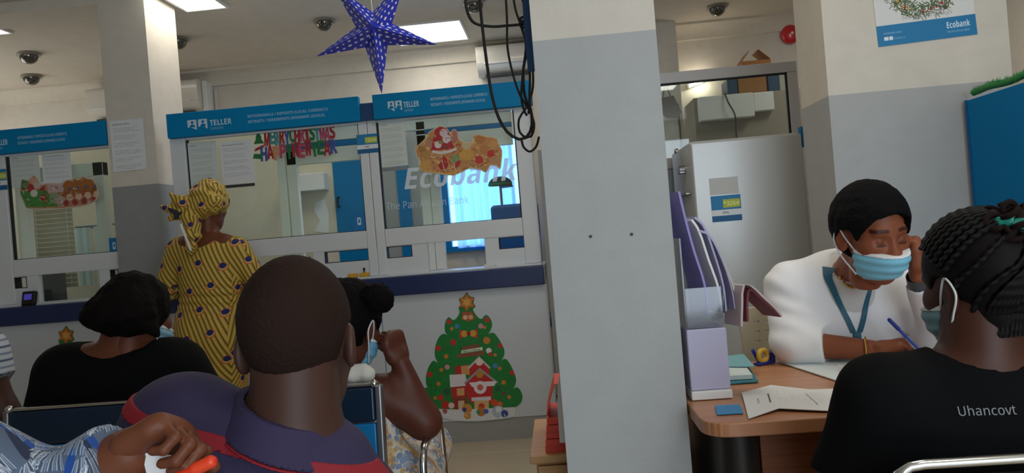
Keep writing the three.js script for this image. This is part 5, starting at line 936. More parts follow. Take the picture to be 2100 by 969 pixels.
// 3. man in the purple shirt, close, seen from behind
{
  const p = person('man with close-cropped hair in a dark purple shirt with red stripe, seen from behind');
  const sk = 0x4a3128, z = -1.12, L = legs(-0.42, -1.12, -1);
  const torso = [Cap([-0.575, 0.945, z], [-0.345, 0.80, z], 0.058, 0.056), Ell([-0.465, 0.77, z], [0.155, 0.2, 0.105], [0, 0, -0.3]), Ell([-0.42, 0.6, z], [0.165, 0.2, 0.11])];
  const arms = [Cap([-0.59, 0.935, z], [-0.67, 0.74, z - 0.02], 0.062, 0.05), Cap([-0.67, 0.74, z - 0.02], [-0.58, 0.63, z - 0.24], 0.046, 0.034), Cap([-0.335, 0.79, z], [-0.275, 0.64, z - 0.02], 0.056, 0.05), Cap([-0.275, 0.64, z - 0.02], [-0.30, 0.62, z - 0.24], 0.046, 0.034)];
  const hm = headMatrix([-0.402, 1.062, z - 0.012], Math.PI, 0.12, 0.0, 1.02);
  const skin = Uni(0.045, ...torso, ...arms, Cap([-0.402, 1.05, z + 0.008], [-0.41, 0.92, z + 0.012], 0.063, 0.068), Cap([-0.53, 0.945, z + 0.01], [-0.385, 0.865, z + 0.01], 0.048), ...L.thigh, ...L.shin, ...L.foot);
  addBody(p, bodyGeo(skin, [-0.76, -0.01, -1.76], [-0.1, 1.1, -0.96], sk), headGeo(sk, hm, 0.003), handGeo(sk, {}, [-0.575, 0.63, z - 0.25], [0.5, -0.3, -1], [0.5, -1, 0.2]), handGeo(sk, { mirror: true }, [-0.305, 0.62, z - 0.25], [-0.5, -0.3, -1], [-0.5, -1, 0.2]));
  const shirt0 = Uni(0.05, ...torso.map((f) => Off(f, 0.02)), Off(arms[0], 0.026), Off(arms[2], 0.026), Cap([-0.55, 0.965, z + 0.01], [-0.385, 0.875, z + 0.01], 0.052));
  const hole = Cap([-0.40, 1.15, z + 0.012], [-0.415, 0.935, z + 0.012], 0.066, 0.066);
  const shirt1 = Sub(0.01, shirt0, hole);
  const wr = (x, y, zz) => { const d = shirt1(x, y, zz); return d > 0.05 ? d : d - 0.007 * N3(x * 11, y * 9, zz * 11 + 4) - 0.004 * Math.sin((x * 0.6 + y) * 70 + 5 * N3(x * 7, y * 7, 1)) * Math.max(0, 1 - Math.abs(y - 0.88) * 9); };
  const shirt = And(wr, Pl([-0.66, 0.76, z], [-0.4, -1, 0]), Pl([-0.26, 0.68, z], [0.4, -1, 0]));
  const purple = std(0x30284a, 0.8, { bumpMap: clothBump, bumpScale: 0.0006 }), redCloth = std(0x8f1524, 0.75);
  const polo = mesh('shirt', net(And(shirt, (x, y) => 0.45 - y), [-0.8, 0.42, -1.3], [-0.08, 1.06, -0.95], 0.007), purple, p, 'dark purple polo shirt');
  const stripeAt = (x0, y0, nx, ny, half) => (x, y, zz) => Math.abs((x - x0) * nx + (y - y0) * ny) - half;
  mesh('red_stripe', net(And(Off(shirt, 0.0022), stripeAt(-0.56, 0.972, 0.33, 0.944, 0.0105), (x, y, zz) => -1.125 - zz), [-0.8, 0.6, -1.14], [-0.1, 1.06, -0.95], 0.004), redCloth, polo, 'red stripe across the back');
  const ring = (r0, r1, y0, y1) => (x, y, zz) => { const yy = y - 0.966 + (x + 0.41) * 0.42 + (zz - z) * 0.12, cx = x + 0.416 - (y - 0.975) * 0.1, cz = zz - z - 0.012; const t = (yy - y0) / (y1 - y0), r = r0 + (r1 - r0) * t; return Math.max(Math.abs(hyp(cx, cz) - r) - 0.006, Math.max(y0 - yy, yy - y1)); };
  mesh('collar', net(ring(0.092, 0.068, -0.036, 0.012), [-0.54, 0.88, -1.26], [-0.28, 1.04, -0.96], 0.003), purple, polo, 'folded shirt collar');
  mesh('collar_piping', net(ring(0.0935, 0.0925, -0.040, -0.0365), [-0.54, 0.88, -1.26], [-0.28, 1.04, -0.96], 0.002), redCloth, polo, 'red collar piping');
  mesh('hair', local(net(capField(0.0045, -0.065, 0.0012, 240), [-0.095, -0.13, -0.125], [0.095, 0.15, 0.1], 0.0032), hm), HAIR(0x2b1e19), p, 'very short dark hair');
  mesh('trousers', net(Uni(0.05, ...L.thigh.map((f) => Off(f, 0.012)), ...L.shin.map((f) => Off(f, 0.014)), Ell([-0.42, 0.52, z], [0.18, 0.11, 0.13])), [-0.68, 0.06, -1.7], [-0.16, 0.68, -0.94], 0.014), std(0x1a1c22, 0.85), p);
  shoes(p, L.foot, M.black, [-0.62, -0.005, -1.8], [-0.2, 0.12, -1.4]);
}
// 4. young woman with a bun resting her head on her fist
{
  const p = person('young woman with a hair bun and face mask leaning her head on her fist');
  const sk = 0x5a3023, z = -2.12, L = legs(-0.60, -2.14, -1);
  const hm = headMatrix([-0.60, 0.985, -2.095], Math.PI - 0.35, 0.25, 0.12, 0.97);
  const torso = [Cap([-0.76, 0.80, z], [-0.545, 0.785, z], 0.052), Ell([-0.65, 0.70, z], [0.145, 0.17, 0.095]), Ell([-0.64, 0.56, z - 0.01], [0.165, 0.15, 0.115])];
  const arm = [Cap([-0.525, 0.79, -2.12], [-0.425, 0.705, -2.14], 0.056, 0.05), Cap([-0.418, 0.70, -2.14], [-0.472, 0.875, -2.13], 0.042, 0.027)];
  const armL = [Cap([-0.775, 0.80, z], [-0.83, 0.62, z - 0.04], 0.048, 0.042), Cap([-0.83, 0.62, z - 0.04], [-0.72, 0.62, z - 0.28], 0.04, 0.028)];
  const skin = Uni(0.03, ...torso, ...arm, ...armL, Cap([-0.605, 0.965, -2.085], [-0.635, 0.80, -2.10], 0.047, 0.055), ...L.thigh, ...L.shin, ...L.foot);
  addBody(p, bodyGeo(skin, [-0.95, -0.01, -2.8], [-0.34, 1.02, -1.99], sk, 0.009), headGeo(sk, hm), handGeo(sk, { curl: [1.35, 1.5, 0.9], thumb: [0.5, 0.7], thumbIn: 0.8, mirror: true, s: 0.9 }, [-0.472, 0.875, -2.13], [-0.22, 1, 0.05], [-0.75, -0.1, -0.5]), handGeo(sk, {}, [-0.72, 0.62, z - 0.29], [0.3, -0.2, -1], [0, -1, 0.2]));
  const fl = canvas(512, 512, (c, w, h) => { c.fillStyle = '#d9d3c4'; c.fillRect(0, 0, w, h); for (let i = 0; i < 130; i++) { const x = rnd() * w, y = rnd() * h, r = rr(12, 28); c.globalAlpha = 0.8; for (let k = 0; k < 5; k++) dot(c, x + r * Math.cos(k * 1.26), y + r * Math.sin(k * 1.26), r * 0.55, ['#6f86ad', '#c99558', '#8da0bd', '#d6b98c'][i % 4]); } c.globalAlpha = 1; }); fl.wrapS = fl.wrapT = THREE.RepeatWrapping;
  const dress = And(Noi(Uni(0.05, Off(torso[1], 0.014), Off(torso[2], 0.018), ...L.thigh.map((f) => Off(f, 0.022))), 0.007, 12), Pl([0, 0.79, 0], [0, 1, 0]));
  mesh('floral_dress', net(dress, [-0.85, 0.36, -2.72], [-0.36, 0.83, -1.98], 0.009, { box: 0.3 }), std(0xffffff, 0.8, { map: fl }), p, 'white dress with blue and orange flowers');
  const coll = Noi(Uni(0.02, Cap([-0.69, 0.86, -2.045], [-0.55, 0.866, -2.03], 0.034, 0.026), Cap([-0.65, 0.87, -2.045], [-0.605, 0.925, -2.045], 0.026, 0.018), Cap([-0.73, 0.82, -2.07], [-0.69, 0.842, -2.055], 0.03)), 0.008, 30);
  mesh('white_collar', net(coll, [-0.79, 0.76, -2.12], [-0.50, 0.96, -1.97], 0.004), std(0xdcdad2, 0.8), p, 'white ruffled collar');
  mesh('hair', local(net(Noi(capField(0.014, -0.05), 0.003, 60), [-0.11, -0.13, -0.14], [0.11, 0.17, 0.11], 0.004), hm), HAIR(0x0a0707), p, 'dark pulled-up hair');
  mesh('bun', net(Noi(Noi(Uni(0.02, Ell([-0.507, 1.068, -2.06], [0.041, 0.036, 0.038]), Ell([-0.52, 1.07, -2.058], [0.034, 0.03, 0.03]), Ell([-0.487, 1.052, -2.055], [0.024, 0.026, 0.024])), 0.005, 40), 0.003, 140), [-0.58, 1.0, -2.13], [-0.43, 1.13, -2.0], 0.0032), HAIR(0x090707), p, 'round curly bun');
  makeMask(p, hm, 0x6fb2d6);
  shoes(p, L.foot, M.black, [-0.8, -0.005, -2.85], [-0.4, 0.12, -2.45]);
}
// 5. person nearest the camera with a patterned sleeve, hand reaching in from the left
{
  const p = person('person in a blue and white patterned shirt at lower left, hand reaching forward');
  const sk = 0x6e3f2a, L = legs(-0.99, -0.66, -1);
  const torso = [Cap([-1.15, 1.04, -0.65], [-0.84, 1.08, -0.68], 0.06), Ell([-0.99, 0.86, -0.64], [0.19, 0.22, 0.11]), Ell([-0.99, 0.6, -0.64], [0.18, 0.2, 0.12])];
  const arm = [Cap([-0.80, 1.11, -0.72], [-0.635, 0.925, -0.845], 0.056, 0.05), Cap([-0.635, 0.915, -0.85], [-0.515, 0.985, -0.86], 0.044, 0.032)];
  const armL = [Cap([-1.17, 1.0, -0.66], [-1.23, 0.75, -0.69], 0.055, 0.045), Cap([-1.23, 0.75, -0.69], [-1.12, 0.64, -0.92], 0.044, 0.03)];
  const skin = Uni(0.035, ...torso, ...arm, ...armL, Cap([-0.99, 1.22, -0.66], [-0.99, 0.98, -0.65], 0.052, 0.06), ...L.thigh, ...L.shin, ...L.foot);
  const hm = headMatrix([-0.99, 1.28, -0.675], Math.PI - 0.3, 0.15);
  addBody(p, bodyGeo(skin, [-1.35, -0.01, -1.32], [-0.45, 1.27, -0.48], sk), headGeo(sk, hm), handGeo(sk, { curl: [1.0, 1.45, 0.9], each: [0.9, 1, 1.02, 1.05], spread: 0.01, thumb: [0.2, 0.45], thumbIn: 0.3, mirror: false, s: 0.82 }, [-0.525, 0.985, -0.86], [1, 0.36, -0.1], [0.2, -0.75, 0.6]), handGeo(sk, { mirror: true }, [-1.12, 0.64, -0.93], [0.3, -0.3, -1], [0, -1, 0.2]));
  const pat = canvas(1024, 1024, (c, w, h) => {
    c.fillStyle = '#5a6b84'; c.fillRect(0, 0, w, h);
    for (let i = 0; i < 16; i++) { c.fillStyle = ['#1d4fa0', '#23304f', '#6a688f'][i % 3]; c.beginPath(); c.ellipse(rnd() * w, rnd() * h, rr(20, 60), rr(60, 140), rr(-0.6, 0.6), 0, 7); c.fill(); }
    for (let k = 0; k < 60; k++) { const x = rnd() * w, y = rnd() * h, a = rr(-0.5, 0.9); for (let j = -14; j <= 14; j++) { c.strokeStyle = ['#c3cdd9', '#93a3b8', '#dde3ea', '#39475f'][(j + 28 + k) % 4]; c.globalAlpha = 0.8; c.lineWidth = 5; c.beginPath(); c.moveTo(x + j * 7, y + Math.abs(j) * 3); c.quadraticCurveTo(x + j * 9 + 40 * a, y + 50, x + j * 12 + 70 * a, y + 120); c.stroke(); } } c.globalAlpha = 1;
  }); pat.wrapS = pat.wrapT = THREE.RepeatWrapping;
  const sleeve = And(Uni(0.02, Off(arm[0], 0.022), Off(arm[1], 0.017)), Pl([-0.525, 0.965, -0.86], [1, 0.45, 0]));
  const sh = Noi(Uni(0.04, ...torso.map((f) => Off(f, 0.018)), sleeve, Off(armL[0], 0.02)), 0.006, 14);
  const shirt = Sub(0.01, And(sh, (x, y) => 0.46 - y), Ell([-0.99, 1.15, -0.67], [0.09, 0.1, 0.1]));
  mesh('patterned_shirt', net(shirt, [-1.36, 0.42, -0.95], [-0.5, 1.22, -0.46], 0.0065, { box: 0.24 }), std(0xffffff, 0.8, { map: pat }), p, 'blue and white feather print shirt');
  mesh('hair', local(net(capField(0.008, -0.055, 0.002, 120), [-0.1, -0.13, -0.13], [0.1, 0.16, 0.1], 0.004), hm), std(0x14100e, 0.7), p);
  mesh('trousers', net(Uni(0.05, ...L.thigh.map((f) => Off(f, 0.012)), ...L.shin.map((f) => Off(f, 0.014)), Ell([-0.99, 0.52, -0.66], [0.18, 0.11, 0.13])), [-1.26, 0.06, -1.26], [-0.72, 0.68, -0.48], 0.014), std(0x22252c, 0.85), p);
  shoes(p, L.foot, M.black, [-1.2, -0.005, -1.36], [-0.76, 0.12, -0.96]);
  solo('paper_slip', 'white slip held below the reaching hand at lower left', 'paper', strip([[[-0.492, 0.99, -0.845], [-0.485, 0.945, -0.845]], [[-0.462, 0.984, -0.85], [-0.458, 0.94, -0.85]], [[-0.435, 0.98, -0.853], [-0.432, 0.938, -0.853]]], 0.001), M.paper);
  const pen = thing('marker_pen', 'orange red marker held with the white slip at lower left', 'pen', [0, 0, 0]);
  mesh('barrel', net(Cap([-0.412, 0.9745, -0.846], [-0.485, 0.947, -0.836], 0.0068), [-0.50, 0.93, -0.86], [-0.40, 0.99, -0.82], 0.0015), std(0xe03418, 0.4), pen); mesh('cap', net(Off(Cap([-0.413, 0.974, -0.846], [-0.43, 0.9678, -0.8437], 0.0068), 0.0008), [-0.445, 0.955, -0.86], [-0.40, 0.99, -0.83], 0.0015), std(0xf04a28, 0.35), pen);
}
// 6. person cut by the left picture edge
{
  const p = person('person with a pale striped sleeve cut off by the left picture edge');
  const sk = SK.dark, z = -2.2, L = legs(-1.88, -2.14, -1);
  const torso = [Cap([-2.02, 0.98, z], [-1.76, 0.98, z], 0.06), Ell([-1.89, 0.84, z], [0.17, 0.2, 0.105]), Ell([-1.89, 0.6, z], [0.17, 0.2, 0.115])];
  const arms = [Cap([-1.755, 0.975, z], [-1.703, 0.80, z], 0.052, 0.044), Cap([-1.703, 0.80, z], [-1.72, 0.66, z - 0.2], 0.042, 0.03), Cap([-2.04, 0.97, z], [-2.1, 0.78, z], 0.052, 0.044), Cap([-2.1, 0.78, z], [-2.02, 0.66, z - 0.2], 0.042, 0.03)];
  const skin = Uni(0.035, ...torso, ...arms, Cap([-1.89, 1.12, z], [-1.89, 0.96, z], 0.05, 0.06), ...L.thigh, ...L.shin, ...L.foot), hm = headMatrix([-1.89, 1.17, z - 0.02], Math.PI, 0.1);
  addBody(p, bodyGeo(skin, [-2.2, -0.01, -2.8], [-1.62, 1.16, -2.02], sk, 0.011), headGeo(sk, hm), handGeo(sk, {}, [-1.72, 0.66, z - 0.21], [0, -0.3, -1], [0, -1, 0.2]), handGeo(sk, { mirror: true }, [-2.02, 0.66, z - 0.21], [0, -0.3, -1], [0, -1, 0.2]));
  const st = canvas(256, 256, (c, w, h) => { c.fillStyle = '#c3c9d2'; c.fillRect(0, 0, w, h); c.fillStyle = '#5a6680'; for (let i = 0; i < 256; i += 32) { c.fillRect(0, i, w, 11); c.fillStyle = i % 64 ? '#5a6680' : '#8490a6'; } }); st.wrapS = st.wrapT = THREE.RepeatWrapping;
  const shirt = Noi(Sub(0.01, And(Uni(0.04, ...torso.map((f) => Off(f, 0.016)), And(Off(arms[0], 0.02), Pl([-1.70, 0.905, z], [0.5, -1, 0])), And(Off(arms[2], 0.02), Pl([-2.07, 0.88, z], [-0.3, -1, 0]))), (x, y) => 0.46 - y), Ell([-1.89, 1.1, z], [0.08, 0.1, 0.1])), 0.005, 14);
  mesh('striped_shirt', net(shirt, [-2.2, 0.42, -2.4], [-1.62, 1.08, -2.02], 0.01, { box: 0.16 }), std(0xffffff, 0.8, { map: st }), p, 'pale blue striped shirt');
  mesh('hair', local(net(capField(0.008, -0.055), [-0.1, -0.13, -0.13], [0.1, 0.16, 0.1], 0.005), hm), std(0x120e0c, 0.7), p);
  mesh('trousers', net(Uni(0.05, ...L.thigh.map((f) => Off(f, 0.012)), ...L.shin.map((f) => Off(f, 0.014)), Ell([-1.88, 0.52, -2.16], [0.18, 0.11, 0.12])), [-2.14, 0.06, -2.74], [-1.62, 0.68, -1.98], 0.014), std(0x22252c, 0.85), p);
  shoes(p, L.foot, M.black, [-2.1, -0.005, -2.85], [-1.66, 0.12, -2.45]);
}
// 7. woman in white behind the desk
{
  const p = person('woman in a white blouse with face mask and teal lanyard writing at the desk');
  const sk = 0x8a4e34, L = legs(0.88, -2.58, 1, 0.1, 0.52, 0.36);
  const torso = [Cap([0.715, 0.97, -2.47], [1.05, 0.97, -2.47], 0.056), Ell([0.87, 0.87, -2.49], [0.172, 0.19, 0.112]), Ell([0.875, 0.66, -2.52], [0.175, 0.2, 0.12])];
  const aR = [Cap([0.715, 0.965, -2.46], [0.685, 0.812, -2.395], 0.056, 0.05), Cap([0.69, 0.803, -2.385], [0.88, 0.787, -2.285], 0.044, 0.028)];
  const aL = [Cap([1.075, 0.965, -2.46], [1.095, 0.81, -2.34], 0.062, 0.052), Cap([1.09, 0.81, -2.335], [0.993, 1.005, -2.215], 0.042, 0.028)];
  const hm = headMatrix([0.872, 1.12, -2.215], 0.24, 0.26, 0.06, 1.05);
  const skin = Uni(0.035, ...torso, ...aR, ...aL, Cap([0.875, 1.08, -2.26], [0.862, 0.96, -2.44], 0.05, 0.06), Cap([0.76, 0.985, -2.46], [0.97, 0.985, -2.46], 0.05), ...L.thigh, ...L.shin, ...L.foot);
  addBody(p, bodyGeo(skin, [0.54, -0.01, -2.72], [1.2, 1.14, -1.98], sk, 0.009), headGeo(sk, hm, 0.003),
    handGeo(sk, { curl: [0.75, 0.95, 0.5], each: [0.75, 0.95, 1.1, 1.2], thumb: [0.35, 0.75], thumbIn: 0.7, mirror: false, s: 0.92 }, [0.882, 0.787, -2.284], [1, 0.05, 0.32], [-0.1, -0.72, 0.6]),
    handGeo(sk, { curl: [1.0, 1.25, 0.8], thumb: [0.4, 0.5], thumbIn: 0.6, s: 0.95, mirror: true }, [0.991, 1.012, -2.212], [-0.03, 1, 0.03], [-0.9, 0.0, -0.35]));
  const cut = Ell([0.868, 1.085, -2.35], [0.072, 0.09, 0.13], [0.5, 0, 0]);
  const bl0 = Uni(0.05, ...torso.map((f) => Off(f, 0.018)), And(Uni(0.03, Off(aR[0], 0.018), Off(aR[1], 0.018)), Pl([0.755, 0.8, -2.33], [1, 0, 0.45])), And(Uni(0.03, Off(aL[0], 0.018), Off(aL[1], 0.014)), Pl([1.02, 0.985, -2.25], [-0.4, 1, 0.4])));
  const bl1 = (x, y, zz) => { const d = bl0(x, y, zz); if (d > 0.05) return d; const slv = Math.max(0, 1 - Math.abs(x - 0.66) * 10); return d - 0.003 * N3(x * 10, y * 10, zz * 10 + 3) - 0.0022 * slv * Math.sin(y * 95 + x * 40 + 3 * N3(x * 8, y * 8, 7)); };
  const blouse = Sub(0.008, bl1, cut);
  mesh('blouse', net(And(blouse, (x, y) => 0.5 - y), [0.5, 0.46, -2.68], [1.22, 1.1, -2.16], 0.0065), std(0xf3f4f6, 0.75, { bumpMap: clothBump, bumpScale: 0.0004 }), p, 'white blouse');
  const inner = Off(torso[1], 0.012), neckT = Cap([0.866, 1.025, -2.36], [0.864, 0.95, -2.43], 0.063, 0.075);
  mesh('inner_top', net(And(Uni(0.03, neckT, Off(torso[1], 0.016)), Pl([0.866, 1.012, -2.36], [0, 1, 0.6]), Pl([0, 0.86, 0], [0, -1, 0])), [0.68, 0.84, -2.64], [1.05, 1.06, -2.25], 0.006), std(0xd2d2cf, 0.75), p, 'pale inner top');
  const surf = Uni(0.02, blouse, neckT);
  const teal = std(0x1e5f78, 0.5);
  for (const c of [[[0.80, 1.03], [0.795, 1.0], [0.806, 0.96], [0.824, 0.91], [0.843, 0.86], [0.854, 0.83]], [[0.922, 1.0], [0.912, 0.96], [0.90, 0.92], [0.886, 0.87], [0.872, 0.83]]]) { const pts = new THREE.CatmullRomCurve3(c.map(([x, y]) => V(x, y, 0))).getPoints(22).map((q) => [q.x, q.y]); mesh('lanyard_strap', onSurface(surf, pts, 0.014, -2.1, 0.004), teal, p, 'teal lanyard strap'); }
  mesh('lanyard_clip', bx(0.853, 0.875, 0.802, 0.832, zHit(surf, 0.864, 0.82, -2.1, -1) + 0.001, zHit(surf, 0.864, 0.82, -2.1, -1) + 0.008, 0.002), teal, p);
  const gold = std(0xc79a4a, 0.3, { metalness: 0.9 });
  const beads = []; for (let i = 0; i < 9; i++) { const u = -1 + i / 4, x = 0.852 + u * 0.035, y = 0.968 + u * u * 0.03, b = new THREE.SphereGeometry(0.0052, 10, 8); b.translate(x, y, zHit(surf, x, y, -2.1, -1) + 0.003); beads.push(b); } mesh('necklace', merge(beads), gold, p, 'gold bead necklace');
  const br = new THREE.TorusGeometry(0.0345, 0.003, 8, 40); br.rotateY(Math.PI / 2 - 0.38); br.translate(0.862, 0.789, -2.294); mesh('bracelet', br, gold, p, 'gold bracelet');
  const wt = new THREE.CylinderGeometry(0.036, 0.038, 0.034, 28, 1, true); const wm = new THREE.Matrix4().makeBasis(V(1, 0, 0), V(0, 1, 0), V(0, 0, 1)); wt.applyQuaternion(new THREE.Quaternion().setFromUnitVectors(V(0, 1, 0), V(-0.085, 0.2, 0.1).normalize())); wt.translate(1.002, 0.985, -2.226); mesh('wristwatch', wt, std(0x4a5156, 0.5, { side: THREE.DoubleSide }), p, 'grey wristwatch strap');
  mesh('hair', local(net(Noi(Noi(capField(0.02, -0.055, 0, 60, Ell([0, -0.045, 0.10], [0.098, 0.125, 0.10])), 0.003, 40), 0.0015, 160), [-0.11, -0.14, -0.14], [0.11, 0.17, 0.12], 0.0035), hm), HAIR(0x0a0a0c), p, 'short black afro hair');
  makeMask(p, hm, 0x84cde9, 0xeef2f3);
  mesh('trousers', net(Uni(0.05, ...L.thigh.map((f) => Off(f, 0.012)), ...L.shin.map((f) => Off(f, 0.014)), Ell([0.88, 0.52, -2.56], [0.18, 0.11, 0.12])), [0.64, 0.06, -2.74], [1.12, 0.66, -2.06], 0.014), std(0x22252c, 0.85), p);
  shoes(p, L.foot, M.black, [0.7, -0.005, -2.4], [1.06, 0.12, -1.98]);
  const pen = thing('ballpoint_pen', 'blue pen in the hand of the woman in white', 'pen', [0, 0, 0]);
  mesh('pen_barrel', net(Cap([0.918, 0.868, -2.235], [0.985, 0.772, -2.19], 0.0045, 0.003), [0.9, 0.76, -2.25], [1.0, 0.88, -2.17], 0.0015), std(0x1c3fae, 0.35), pen); mesh('pen_cap', net(Cap([0.912, 0.877, -2.239], [0.93, 0.851, -2.227], 0.0056), [0.895, 0.835, -2.255], [0.945, 0.89, -2.21], 0.0015), std(0x16308c, 0.35), pen);
}
// 8. customer in the black T-shirt, seen from behind
{
  const p = person('seated customer in a black T-shirt with braided hair, seen from behind at right');
  const sk = 0x4a2a1e, z = -1.43, L = legs(0.73, -1.43, -1, 0.1, 0.52, 0.2);
  const torso = [Cap([0.575, 0.845, z], [0.89, 0.835, z], 0.056), Ell([0.73, 0.74, z], [0.185, 0.19, 0.105]), Ell([0.73, 0.56, z + 0.01], [0.175, 0.19, 0.115])];
  const arms = [Cap([0.56, 0.845, z], [0.505, 0.70, z - 0.03], 0.056, 0.048), Cap([0.505, 0.70, z - 0.03], [0.52, 0.60, z - 0.16], 0.045, 0.032), Cap([0.905, 0.835, z], [0.98, 0.69, z - 0.03], 0.058, 0.048), Cap([0.98, 0.69, z - 0.03], [0.93, 0.60, z - 0.16], 0.045, 0.032)];
  const hm = headMatrix([0.75, 1.038, z - 0.012], Math.PI + 0.36, 0.12, -0.04, 1.0);
  const skin = Uni(0.04, ...torso, ...arms, Cap([0.742, 1.0, z + 0.004], [0.73, 0.86, z + 0.012], 0.066, 0.07), Cap([0.64, 0.865, z + 0.01], [0.82, 0.86, z + 0.01], 0.05), ...L.thigh, ...L.shin, ...L.foot);
  addBody(p, bodyGeo(skin, [0.4, -0.01, -1.76], [1.06, 1.05, -1.24], sk), headGeo(sk, hm, 0.003), handGeo(sk, {}, [0.52, 0.60, z - 0.17], [0.4, -0.2, -1], [0.3, -1, 0.2]), handGeo(sk, { mirror: true }, [0.93, 0.60, z - 0.17], [-0.4, -0.2, -1], [-0.3, -1, 0.2]));
  const sh0 = Uni(0.05, ...torso.map((f) => Off(f, 0.02)), And(Off(arms[0], 0.026), Pl([0.49, 0.70, z], [-0.4, -1, 0])), And(Off(arms[2], 0.026), Pl([0.975, 0.70, z], [0.4, -1, 0])));
  const shirt = Sub(0.006, Noi(sh0, 0.005, 11), Ell([0.728, 0.97, z + 0.01], [0.082, 0.086, 0.1]));
  const tee = mesh('tshirt', net(And(shirt, (x, y) => 0.45 - y), [0.38, 0.42, -1.62], [1.1, 0.96, -1.26], 0.0075), phys(0x08090b, 0.9, { specularIntensity: 0.3, bumpMap: clothBump, bumpScale: 0.0005 }), p, 'black T-shirt');
  const tx = canvas(1024, 160, (c, w, h) => { c.clearRect(0, 0, w, h); c.fillStyle = '#85878c'; c.font = '128px sans-serif'; c.fillText('Uhancovt', 10, 118, 1000); });
  const tg = new THREE.PlaneGeometry(0.165, 0.026, 40, 6), tp = tg.attributes.position; for (let i = 0; i < tp.count; i++) { const x = 0.638 + 0.0825 + tp.getX(i), y = 0.846 + tp.getY(i); tp.setXYZ(i, x, y, zHit(shirt, x, y, -1.2, -1) + 0.0015); } tg.computeVertexNormals();
  mesh('shirt_print', tg, std(0xffffff, 0.7, { map: tx, transparent: true }), tee, 'pale printed lettering');
  mesh('trousers', net(Uni(0.05, ...L.thigh.map((f) => Off(f, 0.012)), ...L.shin.map((f) => Off(f, 0.014)), Ell([0.73, 0.52, z], [0.18, 0.11, 0.12])), [0.48, 0.06, -1.74], [0.98, 0.66, -1.26], 0.014), std(0x22252c, 0.85), p);
  shoes(p, L.foot, M.black, [0.55, -0.005, -1.85], [0.92, 0.12, -1.5]);
  const hairM = phys(0x0e0a0a, 0.65, { specularIntensity: 0.35 });
  mesh('hair', local(net(Uni(0.015, capField(0.010, -0.06), And(Ell([0, -0.035, -0.03], [0.068, 0.07, 0.066]), Pl([0, -0.088, 0], [0, -1, -0.2]), Pl([0, 0, -0.018], [0, 0, 1]))), [-0.1, -0.13, -0.13], [0.1, 0.16, 0.1], 0.004), hm), hairM, p, 'dark scalp hair');
  // braids swept from the hairline up to the bun
  const inv = hm.clone().invert(), bunL = V(0.795, 1.14, -1.395).applyMatrix4(inv);
  const ring = []; for (let i = 0; i < 58; i++) { const a = -Math.PI * 0.5 - 2.85 + i * 5.7 / 57; ring.push([Math.cos(a), Math.sin(a)]); }
  ring.forEach(([cx, cz], i) => {
    const pts = []; const u = Math.min(1, Math.max(0, (-cz - 0.02) / 0.3)), y0 = cz > 0.5 ? 0.085 : cz > 0 ? 0.04 + 0.09 * cz : 0.04 - 0.125 * u * u * (3 - 2 * u); const s = V(0.08 * cx, y0, -0.013 + 0.1 * cz), e = bunL.clone();
    for (let k = 0; k <= 10; k++) { const t = k / 10, q = s.clone().lerp(e, t); const c = V(0, 0.037, -0.013), d = q.clone().sub(c); if (q.y < 0.037) { const f = Math.max(0.70, Math.sqrt(Math.max(0, 1 - ((q.y - 0.037) / 0.125) ** 2))), h = hyp(d.x / 0.087, d.z / 0.108) || 1; pts.push(V(d.x / h * f, q.y, -0.013 + d.z / h * f)); } else { const sc = 1 / hyp(d.x / 0.087, d.y / 0.105, d.z / 0.108); pts.push(c.add(d.multiplyScalar(t > 0.9 ? Math.max(1, sc) : sc))); } }
    const cur = new THREE.CatmullRomCurve3(pts), g = new THREE.TubeGeometry(cur, 60, 0.0052, 6); const gp = g.attributes.position, ctr = cur.getSpacedPoints(60);
    for (let v = 0; v < gp.count; v++) { const r = Math.floor(v / 7), c = cur.getPointAt(Math.min(1, r / 60)); const f = 1 + 0.22 * Math.sin(r * 1.3 + (v % 7)); gp.setXYZ(v, c.x + (gp.getX(v) - c.x) * f, c.y + (gp.getY(v) - c.y) * f, c.z + (gp.getZ(v) - c.z) * f); }
    g.computeVertexNormals(); mesh('braid', local(g, hm), hairM, p);
  });
  const curls = []; for (let i = 0; i < 46; i++) { const a = rnd() * 6.28, b = Math.acos(rr(-0.6, 1)), r = 0.04; const c = V(0.795 + Math.sin(b) * Math.cos(a) * 0.055, 1.142 + Math.cos(b) * r, -1.385 + Math.sin(b) * Math.sin(a) * 0.045); const t = new THREE.TorusGeometry(rr(0.010, 0.017), 0.0055, 6, 12, rr(3.5, 5.8)); t.rotateX(rnd() * 3.1); t.rotateY(rnd() * 3.1); t.translate(c.x, c.y, c.z); curls.push(t); }
  curls.push(new THREE.SphereGeometry(0.04, 16, 12).translate(0.793, 1.135, -1.387)); const cb = mesh('curly_bun', merge(curls), HAIR(0x1c1110), p, 'curly dark bun');
  const scr = new THREE.TorusGeometry(0.034, 0.011, 10, 40); const sp = scr.attributes.position; for (let i = 0; i < sp.count; i++) { const f = 1 + 0.18 * Math.sin(i * 2.3); sp.setY(i, sp.getY(i) * f); } scr.rotateX(Math.PI / 2 - 0.5); scr.rotateZ(-0.6); scr.translate(0.776, 1.132, -1.38); scr.computeVertexNormals(); mesh('scrunchie', scr, std(0x1f8a78, 0.5), cb, 'green scrunchie');
  makeMask(p, hm, 0x6f9aa2);
  // chrome framed chair
  const c = thing('visitor_chair', 'chrome framed black chair of the customer at the desk', 'chair', [0.725, 0, -1.22]);
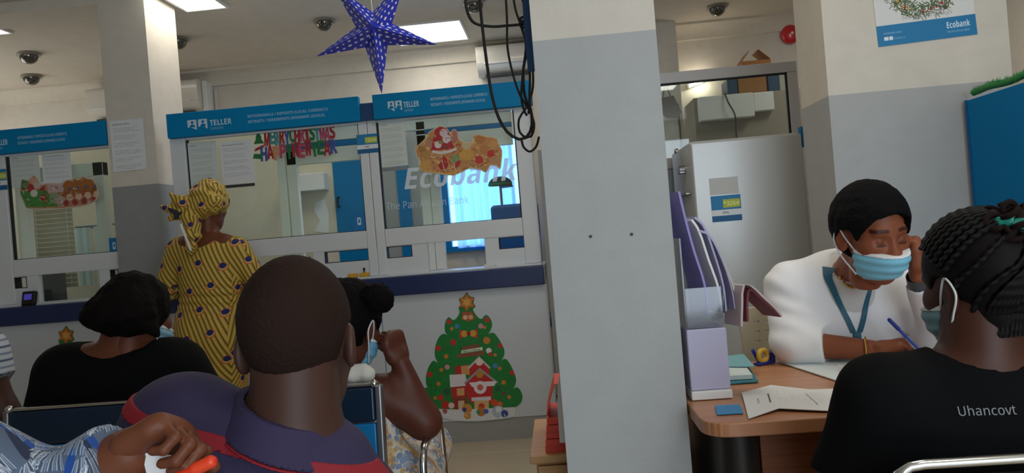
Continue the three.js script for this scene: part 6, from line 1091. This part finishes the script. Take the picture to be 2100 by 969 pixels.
  mesh('back_tube', polyTube([[-0.225, 0.42, -0.02], [-0.245, 0.798, 0.0], [0.245, 0.798, 0.0], [0.225, 0.42, -0.02]], 0.0085, 0.05), M.chrome, c, 'chrome back frame');
  mesh('back_pad', bx(-0.225, 0.225, 0.5, 0.775, -0.02, 0.005, 0.01), M.black, c); mesh('seat_pad', bx(-0.23, 0.23, 0.40, 0.45, -0.45, -0.03, 0.02), M.black, c);
  for (const s of [-1, 1]) { mesh('leg', polyTube([[s * 0.23, 0.43, -0.03], [s * 0.235, 0.009, 0.04]], 0.01), M.chrome, c); mesh('leg', polyTube([[s * 0.23, 0.41, -0.42], [s * 0.235, 0.009, -0.45]], 0.01), M.chrome, c); }
}
// cream plastic chair behind the woman in white
{
  const c = thing('plastic_chair', 'cream plastic chair with slotted back behind the woman in white', 'chair', [0.86, 0, -2.72]);
  const s = new THREE.Shape(); s.moveTo(-0.24, 0.45); s.lineTo(0.24, 0.45); s.lineTo(0.262, 0.86); s.quadraticCurveTo(0.26, 0.885, 0.235, 0.885); s.lineTo(-0.235, 0.885); s.quadraticCurveTo(-0.26, 0.885, -0.262, 0.86); s.lineTo(-0.24, 0.45);
  for (let i = 0; i < 9; i++) for (let j = 0; j < 13; j++) { const x = -0.215 + j * 0.0345, y = 0.56 + i * 0.034; const h = new THREE.Path(); h.moveTo(x, y); h.lineTo(x, y + 0.009); h.lineTo(x + 0.02, y + 0.009); h.lineTo(x + 0.02, y); h.lineTo(x, y); s.holes.push(h); }
  const g = extrude(s, 0.012, 0.002, 6); const pm = std(0xc9bfa4, 0.5); mesh('backrest', g, pm, c, 'slotted cream back');
  mesh('seat', bx(-0.25, 0.25, 0.40, 0.43, 0.0, 0.42, 0.012), pm, c); for (const [x, z] of [[-0.22, 0.03], [0.22, 0.03], [-0.22, 0.38], [0.22, 0.38]]) mesh('leg', bx(x - 0.022, x + 0.022, 0, 0.41, z - 0.022, z + 0.022, 0.006), pm, c);
}

renderer.render(scene, camera);
